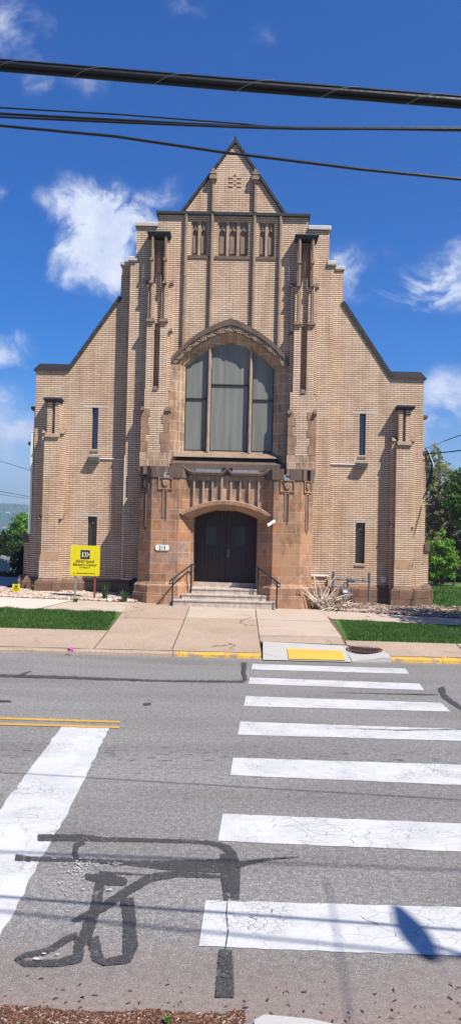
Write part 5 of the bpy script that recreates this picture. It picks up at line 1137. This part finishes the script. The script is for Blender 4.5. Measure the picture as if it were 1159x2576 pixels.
# ------------------------------------------------------------------ street lamp (above the frame; its shadow falls on the near stripe)
H = 6.2
hA, hB = gr(996, 2281), gr(1082, 2415); up = Vector((-LX * H, -LY * H, H))
A, B = hA + up, hB + up; dd = (B - A).normalized(); sd = Vector((-dd.y, dd.x, 0))
t = thing('street_lamp', (7.2, 1.9, 0), 'street lamp above the picture, its head shadow lies on the nearest stripe', 'street lamp')
b = MB(); rings = []
for i in range(11):
    a = i / 10; w = .088 * math.sqrt(max(.03, math.sin(PI * (a * .9 + .04)))) * (.62 + .38 * min(1, a * 1.8)); h = .05 + .03 * math.sin(PI * a); c_ = A.lerp(B, a)
    rings.append([c_ + sd * w * math.cos(2 * PI * k / 12) + Vector((0, 0, h * math.sin(2 * PI * k / 12))) for k in range(12)])
b.loft(rings); b.build('lamp_head', 'lamp_grey', t)
arm0 = A.lerp(B, .70); b = MB(); e1 = gr(1159, 2402) + up; dr = (e1 - arm0).normalized(); b.tube([arm0, arm0 + dr * .5, arm0 + dr * 1.2, (7.2, 1.9, H - .3)], [.022, .022, .026, .03], 8); b.build('arm', 'grey_metal', t)
b = MB(); b.tube([(7.2, 1.9, 0), (7.2, 1.9, H)], [.10, .07], 12); b.build('pole', 'grey_metal', t)
# ------------------------------------------------------------------ haze
b = MB(); b.box(-2200, 2200, -80, 2600, -60, 130)
hz = NT('haze_air'); vol = hz.n('ShaderNodeVolumePrincipled', {'Color': (.50, .66, .98, 1), 'Density': .0006, 'Anisotropy': .2}); hz.n('ShaderNodeOutputMaterial', {'Volume': vol.outputs[0]})
HAZE = True
if HAZE:
    o = b.build('haze', hz.m, origin=(0, 0, 0)); o['kind'] = 'stuff'
# ------------------------------------------------------------------ light and sky
L = Vector((LX, LY, -1)); el = math.atan2(1, math.hypot(LX, LY))
sun = bpy.data.lights.new('sun', 'SUN'); so = bpy.data.objects.new('sun', sun); COL.objects.link(so)
sun.energy = 5.0; sun.angle = math.radians(.5); sun.color = (1, .95, .87); so.rotation_euler = L.to_track_quat('-Z', 'Y').to_euler(); so.location = (10, -10, 30)
w = bpy.data.worlds.new('World'); S.world = w; t = NT(w, True)
sky = t.n('ShaderNodeTexSky', sky_type='NISHITA', sun_disc=False, sun_elevation=el, sun_rotation=math.atan2(-LX, -LY), altitude=300, air_density=1.0, dust_density=.35, ozone_density=3.0)
gen = t.n('ShaderNodeTexCoord').outputs['Generated']; sp = t.n('ShaderNodeSeparateXYZ', {0: gen})
yy = t.math('MAXIMUM', sp.outputs[1], .02)
pv = t.n('ShaderNodeCombineXYZ', {0: t.math('DIVIDE', sp.outputs[0], yy), 1: t.math('DIVIDE', sp.outputs[2], yy), 2: 0.0}).outputs[0]
wn = t.n('ShaderNodeTexNoise', {'Vector': pv, 'Scale': 9.0, 'Detail': 8.0, 'Roughness': .62}).outputs['Color']
off = t.n('ShaderNodeVectorMath', {0: wn, 1: (.5, .5, .5)}, operation='SUBTRACT').outputs[0]
pw = t.n('ShaderNodeVectorMath', {0: pv, 1: t.scl(off, (.10, .07, 0))}, operation='ADD').outputs[0]
BL = [(185, 500, 75, 50, 1.0), (250, 530, 90, 70, 1.1), (320, 540, 70, 55, 1.0), (290, 640, 110, 80, 1.0), (230, 650, 90, 60, .7), (420, 490, 45, 50, .55), (15, 875, 70, 50, 1.1), (20, 1000, 45, 32, .8), (30, 1080, 110, 45, .85), (30, 1160, 120, 55, .7),
      (1110, 735, 120, 45, 1.2), (1150, 660, 70, 60, 1.25), (1050, 745, 60, 25, .8), (885, 670, 80, 60, .75), (1040, 660, 30, 30, .35), (1120, 990, 90, 55, 1.0), (1120, 1060, 120, 60, .7), (10, 60, 60, 110, .65), (110, 130, 60, 90, .4), (215, 215, 45, 30, .45), (90, 190, 22, 50, .35), (470, 12, 60, 25, .6), (670, 95, 45, 35, .32), (590, 140, 40, 40, .2), (0, 480, 20, 30, .5), (150, 670, 50, 40, .5), (40, 600, 30, 30, .2)]
acc = None
for u, v, ru, rv, am in BL:
    d = ray(u, v); cx, cz = d.x / d.y, d.z / d.y
    e = t.n('ShaderNodeVectorMath', {0: pw, 1: (cx, cz, 0)}, operation='SUBTRACT').outputs[0]
    e = t.n('ShaderNodeVectorMath', {0: e, 1: (F_PX / ru / 1.75, F_PX / rv / 1.7, 0)}, operation='MULTIPLY').outputs[0]
    l = t.n('ShaderNodeVectorMath', {0: e}, operation='LENGTH').outputs['Value']
    m_ = t.rng(l, 1.0, 0.0, 0.0, am)
    acc = m_ if acc is None else t.math('ADD', acc, m_)
n2 = t.n('ShaderNodeTexNoise', {'Vector': pv, 'Scale': 26.0, 'Detail': 8.0, 'Roughness': .65}).outputs['Fac']
n3 = t.n('ShaderNodeTexNoise', {'Vector': t.n('ShaderNodeVectorMath', {0: pv, 1: t.scl(off, (.05, .03, 0))}, operation='ADD').outputs[0], 'Scale': 11.0, 'Detail': 9.0, 'Roughness': .68, 'Distortion': .6}).outputs['Fac']
dens = t.math('MULTIPLY', acc, t.rng(n3, .34, .66, .12, 1.55))
dens = t.math('ADD', dens, t.math('MULTIPLY', t.math('SUBTRACT', n2, .5), t.math('MINIMUM', t.math('MULTIPLY', acc, 1.6), .7)))
front_ = t.math('GREATER_THAN', sp.outputs[1], .05)
alpha = t.math('MULTIPLY', t.n('ShaderNodeMapRange', {0: dens, 1: .10, 2: 1.15, 3: 0.0, 4: .86}, interpolation_type='SMOOTHSTEP').outputs[0], front_)
skc = t.n('ShaderNodeHueSaturation', {'Hue': .516, 'Saturation': 1.62, 'Value': 1.34, 'Color': sky.outputs[0]}).outputs[0]
cc = t.mix(t.rng(n2, .3, .7), (7.0, 7.9, 9.9), (10.3, 10.6, 11.2))
col = t.mix(alpha, skc, cc)
bg = t.n('ShaderNodeBackground', {0: col, 1: .062}); t.n('ShaderNodeOutputWorld', {0: bg.outputs[0]})
S.view_settings.view_transform = 'Standard'; S.view_settings.look = 'None'; S.view_settings.gamma = 1.0; S.view_settings.exposure = .74
S.render.engine = 'CYCLES'; S.cycles.max_bounces = 6; S.cycles.volume_bounces = 0
S.render.resolution_x, S.render.resolution_y = 460, 1024
